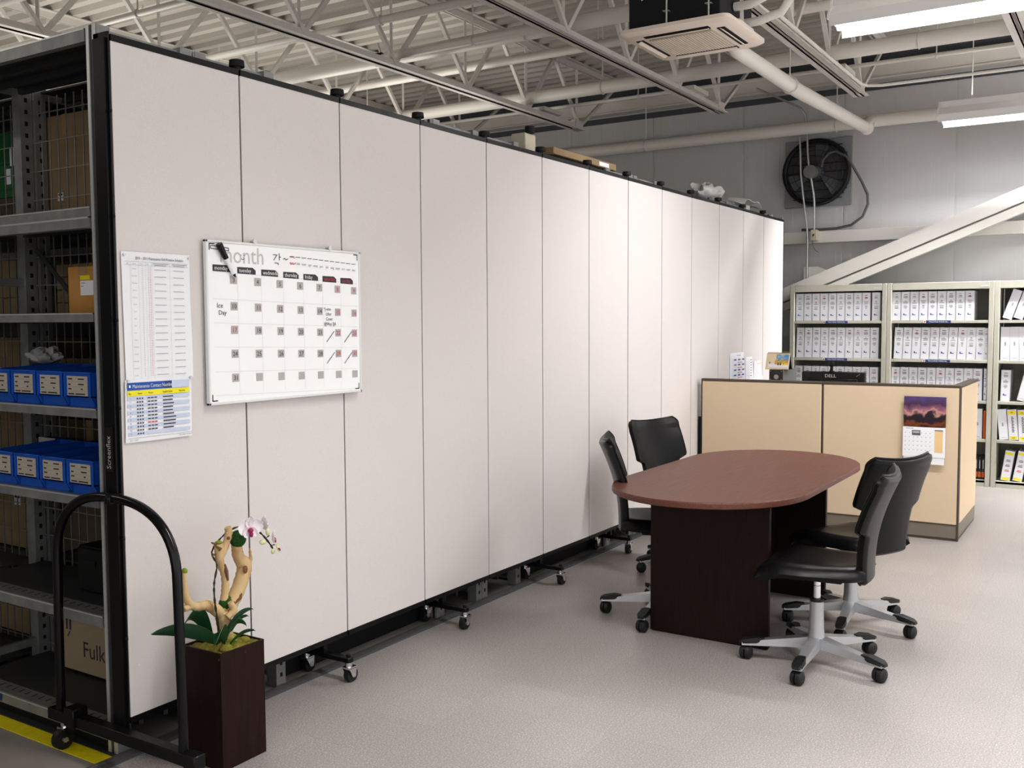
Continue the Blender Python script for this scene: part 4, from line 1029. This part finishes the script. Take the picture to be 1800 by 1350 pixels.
q = MB('black_matte'); q.prism([(0, 0), (.005, 0), (.055, .128), (.105, 0), (.11, 0), (.058, .136), (.052, .136)], 1, .006, .194); q.box(0, .11, .0, .2, -.0012, .003); q.build('stand', t)
sl = V((.053, 0, .138)); f = Fr((-.001, .2, .0), (0, -1, 0), sl)
q = MB('cal_cream'); q.rect(f, 0, .2, .0, .142, .001); q.m('cal_blue').rect(f, .085, .19, .075, .132, .0015); q.m('cal_snow').rect(f, .02, .19, .016, .05, .0014); q.m('cal_brown').rect(f, .075, .185, .042, .082, .0018); q.m('ink').rect(f, .03, .037, .048, .066, .002)
for a in (.10, .12, .135, .155, .17): q.m('ink' if a < .13 else 'label_yellow').rect(f, a, a+.01, .035, .055, .0022)
q.build('picture_page', t)
q = MB('cal_brown')
for k in range(16): q.tube([(.052+math.cos(a)*.008, .012+k*.0117, .138+math.sin(a)*.008) for a in [2*PI*j/8 for j in range(8)]], .0012, 4, closed=True)
q.build('spiral_binding', t)

# wall calendar on the cubicle
t = thing('wall_calendar', 'wall calendar with a purple sunset mountain photo on the cubicle wall', 'calendar', (5.303, -1.455, .53), QR)
q = MB('sunset_print'); q.box(-.004, 0, -.274, 0, .262, .472); pic = q.build('picture_page', t)
q = MB('paper'); q.box(-.006, 0, -.272, .004, .050, .258); 
f = Fr((-.006, .004, .05), (0, -1, 0), (0, 0, 1)); q.m('photo_sand').rect(f, .208, .262, .035, .192, .0006); q.m('fan_blade').rect(f, .060, .116, .150, .186, .0006); q.m('date_grey').rect(f, .066, .110, .165, .180, .0008)
q.m('ink').rect(f, .208, .262, .186, .192, .0008)
q.m('grid_line')
for k in range(6): q.rect(f, .010, .200, .025+k*.030, .0258+k*.030, .0007)
q.m('ink_soft')
for r in range(5):
    for c in range(7): q.rect(f, .014+c*.027, .020+c*.027, .045+r*.030, .049+r*.030, .0009)
q.rect(f, .02, .07, .196, .200, .0009); q.build('month_page', t)
q = MB('paper'); q.box(-.003, 0, -.268, -.004, .0, .050); f = Fr((-.003, -.004, 0), (0, -1, 0), (0, 0, 1)); q.m('grid_line').rect(f, .02, .24, .03, .0308, .0006); q.m('ink_soft').text(f, .16, .016, .010, 'LTD', 'l', .0008); q.build('footer_strip', t)

# ------------------------------------------------------------------ meeting table
TX, TY, TR = 3.038, -1.084, 0.
tb = thing('meeting_table', 'racetrack-shaped dark mahogany meeting table', 'table', (TX, TY, 0), TR)
def track(hx, r, sq=1.0, n=18):
    o = []
    for k in range(n+1):
        a = -PI/2 + PI*k/n; o.append((hx + r*sq*math.cos(a), r*math.sin(a)))
    for k in range(n+1):
        a = PI/2 + PI*k/n; o.append((-hx + r*sq*math.cos(a), r*math.sin(a)))
    return o
HX, RR_ = .469, .4785; SQ = 1.08
lay = [(.704, -.006), (.708, 0), (.727, 0), (.732, -.0015), (.735, -.005)]
q = MB('table_top'); q.sm = True
loops = [[q.bm.verts.new((x, y, z)) for x, y in track(HX, RR_+o, SQ)] for z, o in lay]
n = len(loops[0])
for A, B in zip(loops, loops[1:]):
    for k in range(n): q._f([A[k], A[(k+1) % n], B[(k+1) % n], B[k]])
q._f(loops[0][::-1], False); q._f(loops[-1], False); q.build('tabletop', tb)
for x in (-.605, .375):
    q = MB('table_panel'); q.box(x, x+.030, -.335, .262, .004, .703, .003); q.m('black_matte').box(x+.004, x+.026, -.325, .252, 0, .005)
    if x < 0: q.m('screw').ball((x+.033, -.31, .30), .008, seg=8, rings=6); q.box(x+.030, x+.031, -.334, -.328, .25, .70)
    q.build('end_panel', tb)
q = MB('table_panel'); q.box(-.575, .375, -.05, -.026, .18, .70, .002); q.build('modesty_panel', tb)

# ------------------------------------------------------------------ office chairs (local: faces +X)
def make_chair(name, label, off, lift=0.):
    t = thing(name, label, 'office chair', (0, 0, 0), 0, 'black leather office chairs')
    q = MB('silver_paint'); q.tube([(0, 0, .085), (0, 0, .10), (0, 0, .16), (0, 0, .285)], [.040, .040, .033, .030], 18); q.build('column', t)
    q = MB('black_rubber'); q.cyl((0, 0, .285), (0, 0, .297), .031, n=18); q.build('column_collar', t)
    q = MB('chrome'); q.cyl((0, 0, .297), (0, 0, .43+lift), .016, n=14); q.m('black_matte').cyl((0, 0, .355), (0, 0, .357), .0166, n=14); q.build('gas_piston', t)
    for k in range(5):
        a = off + 2*PI*k/5; M = Matrix.Rotation(a, 4, 'Z')
        P = lambda *p: M @ V(p)
        q = MB('silver_paint')
        q.hull([P(.018, -.026, .128), P(.24, -.019, .094), P(.24, .019, .094), P(.018, .026, .128)], [P(.018, -.030, .078), P(.24, -.021, .068), P(.24, .021, .068), P(.018, .030, .078)])
        q.hull([P(.24, -.019, .092), P(.325, -.020, .078), P(.325, .020, .078), P(.24, .019, .092)], [P(.24, -.021, .068), P(.325, -.022, .066), P(.325, .022, .066), P(.24, .021, .068)])
        leg = q.build('base_leg', t)
        q = MB('black_rubber')
        q.hull([P(.225, -.014, .101), P(.26, -.021, .104), P(.318, -.021, .092), P(.334, -.012, .084), P(.334, .012, .084), P(.318, .021, .092), P(.26, .021, .104), P(.225, .014, .101)],
               [P(.225, -.014, .094), P(.26, -.023, .079), P(.318, -.023, .074), P(.336, -.013, .072), P(.336, .013, .072), P(.318, .023, .074), P(.26, .023, .079), P(.225, .014, .094)])
        q.build('end_cap', leg)
        q = MB('black_rubber'); c = P(.306, 0, 0); tw = a + 1.1 + k*1.7; d_ = V((math.cos(tw), math.sin(tw), 0))
        q.cyl(c + V((0, 0, .055)), c + V((0, 0, .070)), .009, n=8)
        for s in (-1, 1): q.tube([c + V((0, 0, .031)) + d_*s*(.003), c + V((0, 0, .031)) + d_*s*.008, c + V((0, 0, .031)) + d_*s*.020, c + V((0, 0, .031)) + d_*s*.026], [.031, .031, .029, .020], 18)
        q.ball(c + V((0, 0, .046)), .022, (1, 1, .7), 10, 6)
        q.build('caster', t)
    zs = .452 + lift
    def seat(u, v):
        s = 2*u-1; x = -.215 + .44*v                       # v: back to front
        hw = .175 + .05*min(1, v*1.8); 
        if v < .18: hw *= .80+.20*math.sin(PI/2*v/.18)
        if v > .82: hw *= 1 - .16*((v-.82)/.18)**2
        z = zs - .055*max(0, (v-.70)/.30)**2 - .014*(1-s*s)*math.sin(PI*min(1, v*1.1)) - .030*max(0, abs(s)-.80)/.2*(1 if v < .9 else .6) + .006
        return (x, s*hw, z)
    q = MB('leather'); q.grid(seat, 20, 22, lambda u, v: .034 if .03 < u < .97 and .03 < v < .97 else .022); q.build('seat', t)
    q = MB('black_matte'); q.box(-.12, .10, -.08, .08, zs-.062, zs-.028, .006); q.build('seat_plate', t)
    def back(u, v):
        s = 2*u-1; z = zs-.045 + .475*v
        if v < .46: hw = .128 + .030*(v/.46); 
        elif v < .54: hw = .158 + .062*(.5-.5*math.cos(PI*(v-.46)/.08))
        else: hw = .220 - .006*(v-.54)
        if v > .93: hw -= .030*((v-.93)/.07)**2
        if v < .05: hw -= .02*((.05-v)/.05)**2
        x = -.205 - .035*v - .075*v*v + .030*math.sin(PI*v)*.5
        x += .040*s*s*(hw/.22)**2 + .0
        zz = z + (.014*s*s if v > .9 else 0)
        return (x, s*hw, zz)
    q = MB('leather'); q.grid(back, 18, 48, lambda u, v: .034 if .04 < u < .96 and .02 < v < .98 else .024)
    bk = q.build('backrest', t)
    q = MB('leather'); pp = [back(0, j/40) for j in range(41)] + [back(i/16, 1) for i in range(1, 16)] + [back(1, 1-j/40) for j in range(41)]
    q.tube([V(p)+V((-.004, 0, 0)) for p in pp], .006, 6); q.build('piping', bk)
    return t
A0 = math.radians
ch = make_chair('office_chair', 'black leather office chair nearest the camera at the right of the table', A0(37-94.3))
index_kids(ch)
def place(o, x, y, face): o.location = (x, y, 0); o.rotation_euler = (0, 0, A0(face))
place(ch, 2.385, -1.655, 94.3)
c2 = make_chair('office_chair', 'black leather office chair behind the nearest one, its back towards the wall calendar', A0(41-63)); place(c2, 3.045, -1.645, 63)
c3 = make_chair('office_chair', 'black leather office chair seen edge-on at the left of the table', A0(40+68-6), .05); place(c3, 2.69, -.785, -63)
c4 = make_chair('office_chair', 'black leather office chair facing the camera at the far left corner of the table', A0(140+108), .02); place(c4, 3.675, -.50, -108)

# ------------------------------------------------------------------ planter with driftwood and orchid
pl = thing('planter', 'tall square dark brown planter box with mossy top', 'planter', (.235, -.232, 0))
PW, PH = .198, .412
q = MB('planter')
q.box(0, PW, 0, .008, 0, PH, .001).box(0, PW, PW-.008, PW, 0, PH, .001).box(0, .008, .008, PW-.008, 0, PH, .001).box(PW-.008, PW, .008, PW-.008, 0, PH, .001).box(.006, PW-.006, .006, PW-.006, 0, .02)
q.build('planter_box', pl)
rnd = random.Random(2)
hm = [[rnd.uniform(-.006, .010) for _ in range(13)] for _ in range(13)]
q = MB('moss'); q.grid(lambda u, v: (.007+(PW-.014)*u, .007+(PW-.014)*v, PH-.014+.022*math.sin(PI*u)*math.sin(PI*v)+hm[int(u*12)][int(v*12)]), 12, 12, .02)
for x, y, r in ((.11, .08, .030), (.14, .12, .035), (.06, .04, .025), (.09, .13, .03), (.16, .06, .022)):
    q.m('moss_lime' if r > .026 else 'moss').ball((x, y, PH-.004), r, (1, 1, .6), 10, 6)
q.build('moss_bed', pl)
oy = -.13
dw = thing('driftwood', 'pale branching driftwood standing in the planter', 'driftwood', (.335, oy, PH-.01))
Bx, Bz = .335, PH-.01
def P3(x, z, y=0.): return (x-Bx, y, z-Bz)
def limb(pts, rad, n=12):
    # resample with Catmull-Rom so limbs bend smoothly
    pts = [V(p) for p in pts]; out = []; rr_ = []
    for i in range(len(pts)-1):
        p0, p1, p2, p3 = pts[max(i-1, 0)], pts[i], pts[i+1], pts[min(i+2, len(pts)-1)]
        for k in range(5):
            t_ = k/5; out.append(.5*((2*p1)+(p2-p0)*t_+(2*p0-5*p1+4*p2-p3)*t_*t_+(3*p1-p0-3*p2+p3)*t_**3)); rr_.append(rad[i]+(rad[i+1]-rad[i])*t_ + .0012*math.sin(i*7+k*2.3))
    out.append(pts[-1]); rr_.append(rad[-1]); return out, rr_
def add_limb(b, pts, rad, n=12): o_, r_ = limb(pts, rad); b.tube(o_, r_, n); return b
q = MB('driftwood')
add_limb(q, [P3(.35, .40), P3(.345, .45), P3(.338, .50), P3(.335, .525)], [.030, .026, .027, .024])
add_limb(q, [P3(.338, .50), P3(.305, .535), P3(.264, .560), P3(.215, .568), P3(.185, .598), P3(.177, .645), P3(.176, .695)], [.020, .021, .018, .015, .013, .010, .007])
add_limb(q, [P3(.200, .575), P3(.170, .57)], [.014, .010])
add_limb(q, [P3(.338, .51), P3(.345, .565), P3(.352, .61), P3(.347, .655), P3(.330, .700), P3(.328, .735), P3(.326, .765)], [.017, .014, .014, .013, .015, .017, .016])
add_limb(q, [P3(.340, .49), P3(.372, .535), P3(.405, .575), P3(.433, .630), P3(.440, .665), P3(.415, .700), P3(.408, .735), P3(.404, .775)], [.022, .026, .026, .027, .028, .021, .020, .016])
add_limb(q, [P3(.325, .70), P3(.355, .75), P3(.372, .795), P3(.368, .815)], [.012, .013, .014, .012])
add_limb(q, [P3(.330, .505, -.03), P3(.357, .525, -.034), P3(.345, .556, -.03)], [.012, .014, .010])
add_limb(q, [P3(.448, .655), P3(.470, .680), P3(.468, .720)], [.010, .007, .003])
q.build('branches', dw)
q = MB('bark')
for a in ([P3(.352, .63, -.013), P3(.345, .665, -.014), P3(.340, .69, -.013)], [P3(.375, .545, -.022), P3(.395, .558, -.024), P3(.405, .577, -.022)], [P3(.310, .765), P3(.322, .745, -.015)]): q.tube(a, [.004, .008, .004][:len(a)], 6)
q.ball(P3(.424, .655, -.024), .011, (1, .5, 1.3), 8, 6); q.ball(P3(.36, .78, -.012), .006, seg=8, rings=6); q.ball(P3(.359, .55, -.036), .006, seg=8, rings=6)
add_limb(q, [P3(.322, .762), P3(.300, .772), P3(.294, .775)], [.004, .003, .001]); add_limb(q, [P3(.31, .73), P3(.297, .735), P3(.292, .745)], [.003, .002, .001]); add_limb(q, [P3(.31, .73), P3(.295, .724)], [.003, .001])
q.build('bark_patch', dw)
q = MB('moss_lime'); q.ball(P3(.326, .770), .013, (1, 1, .5), 8, 6); q.build('moss_tuft', dw)
q = MB('moss_lime'); q.ball(P3(.178, .700), .010, (1, 1, 1.1), 8, 6); q.build('moss_tuft', dw)
q = MB('moss_dark'); q.ball(P3(.352, .545, .0), .026, (1.1, .8, 1.1), 10, 8); q.build('moss_tuft', dw)
tag(MB('moss_dark').ball((0, 0, 0), .031, (1, .9, 1.02), 18, 12).build('moss_ball', loc=(.409, oy-.005, .767)), 'dark green moss ball wedged on the top of the driftwood', 'moss ball')
oc = thing('orchid', 'white orchid with dark broad leaves growing in the planter', 'orchid', (.335, oy, PH-.01))
q = MB('stem'); add_limb(q, [P3(.296, .425, -.03), P3(.288, .50, -.03), P3(.277, .58, -.03), P3(.277, .64, -.03), P3(.292, .70, -.028), P3(.312, .735, .02), P3(.36, .78, .022), P3(.42, .806, .01), P3(.462, .790, -.01), P3(.505, .775, -.01), P3(.545, .735, -.01), P3(.575, .695, -.01)], [.0032]*12, 8)
add_limb(q, [P3(.480, .795, -.01), P3(.500, .808, -.01), P3(.512, .812, -.01)], [.002]*3, 6); add_limb(q, [P3(.535, .745, -.01), P3(.555, .752, -.01)], [.002]*2, 6); add_limb(q, [P3(.560, .715, -.01), P3(.582, .712, -.01)], [.0018]*2, 6)
q.build('flower_stem', oc)
def leaf(b0, tip, w, sag, side=V((0, 1, 0))):
    b0, tip = V(b0), V(tip); d_ = tip-b0
    def fn(u, v):
        t_ = u; p = b0 + d_*t_ + V((0, 0, sag*math.sin(PI*t_)**.9)); ww = w*(math.sin(PI*min(1, .10+t_*.90))**.7)*(1 if t_ < .97 else .3); s = 2*v-1
        return p + side.normalized()*s*ww + V((0, 0, .25*ww*s*s))
    q = MB('leaf'); q.grid(fn, 16, 6, .003); return q.build('leaf', oc)
leaf(P3(.285, .428, -.035), P3(.000, .540, -.05), .030, .022, V((.10, -.6, .85)))
leaf(P3(.30, .43, .02), P3(.170, .518, .0), .030, .055, V((.2, -.5, .8)))
leaf(P3(.30, .43, -.05), P3(.205, .455, -.11), .026, .045, V((.3, -.6, .6)))
leaf(P3(.315, .42, -.02), P3(.428, .515, -.055), .016, .028, V((-.5, -.4, .75)))
leaf(P3(.335, .42, -.02), P3(.412, .492, -.05), .013, .024, V((-.6, -.4, .7)))
leaf(P3(.30, .42, -.05), P3(.365, .475, -.09), .020, .04, V((-.4, -.6, .7)))
leaf(P3(.32, .41, -.05), P3(.395, .452, -.10), .013, .015, V((-.4, -.6, .7)))
def flower(c, R_, rx, ry, scale, m='petal', lip=True, name='blossom'):
    M = Matrix.Translation(c) @ Matrix.Rotation(rx, 4, 'Z') @ Matrix.Rotation(ry, 4, 'X')
    q = MB(m)
    for ang, ln, w in ((90, .036, .014), (8, .042, .025), (172, .042, .025), (232, .034, .013), (308, .034, .013)):
        a = math.radians(ang); e = V((math.cos(a), 0, math.sin(a))); s_ = V((-math.sin(a), 0, math.cos(a)))
        def fn(u, v):
            k = 2*v-1; ww = w*math.sin(PI*min(.98, .08+u*.9))**.6
            p = e*ln*u + s_*k*ww + V((0, -.010*u*u + .006*(1-k*k) - .004, 0)); return M @ (p*scale)
        q.grid(fn, 8, 6, .0012)
    o = q.build(name, oc)
    if lip:
        q = MB('orchid_lip'); q.ball(M @ (V((0, -.010, -.008))*scale), .009*scale, (1, 1.1, .9), 10, 6); q.ball(M @ (V((0, -.014, -.020))*scale), .008*scale, (.8, .9, 1.2), 8, 6); q.build('flower_lip', o)
    return o
flower(P3(.418, .812, -.055), 1, A0(-18), 0, 1.12)
flower(P3(.515, .805, -.02), 1, A0(62), 0, .85, lip=False)
flower(P3(.560, .745, -.02), 1, A0(48), 0, .72)
flower(P3(.585, .700, -.02), 1, A0(35), A0(-20), .45, 'petal_green')
q = MB('petal_green'); q.ball(P3(.465, .79, -.015), .014, (1, .8, 1.3), 10, 6); q.ball(P3(.492, .812, -.012), .012, (1.2, .8, 1), 10, 6); q.ball(P3(.520, .735, -.012), .013, (1.2, .7, .8), 10, 6); q.ball(P3(.545, .768, -.012), .010, (.8, .7, 1.4), 10, 6); q.ball(P3(.570, .690, -.012), .009, (.9, .8, 1.2), 10, 6); q.build('flower_bud', oc)
tag(MB('cable_grey').tube([(-.9, .02, .006), (-.5, .12, .006), (-.2, .17, .006), (.05, .16, .012)], .007, 6).build('floor_cable'), 'black cable lying on the floor at the foot of the divider arch', 'cable')

# ------------------------------------------------------------------ world, camera, look
w = bpy.data.worlds.new('World'); scn.world = w; w.use_nodes = True
w.node_tree.nodes['Background'].inputs['Color'].default_value = (1., .985, .975, 1); w.node_tree.nodes['Background'].inputs['Strength'].default_value = 1.0
cd = bpy.data.cameras.new('camera'); cam = bpy.data.objects.new('camera', cd); COL.objects.link(cam)
FW = V((.84131698, .5368089, -.06341878)); RT = V((.53760793, -.84317914, -.00516238)); UP = V((.0562446, .02975124, .99797365))
M = Matrix((RT, UP, -FW)).transposed().to_4x4(); M.translation = V((-1.99383544, -2.8366961, 1.53880575)); cam.matrix_world = M
cd.sensor_width = 36; cd.sensor_fit = 'HORIZONTAL'; cd.lens = 36*1727.5444/1800; cd.clip_start = .02; cd.clip_end = 60
scn.camera = cam
scn.view_settings.view_transform = 'Standard'; scn.view_settings.look = 'Medium High Contrast'; scn.view_settings.exposure = .12; scn.view_settings.gamma = 1
scn.cycles.use_denoising = True; scn.cycles.max_bounces = 8; scn.cycles.diffuse_bounces = 5
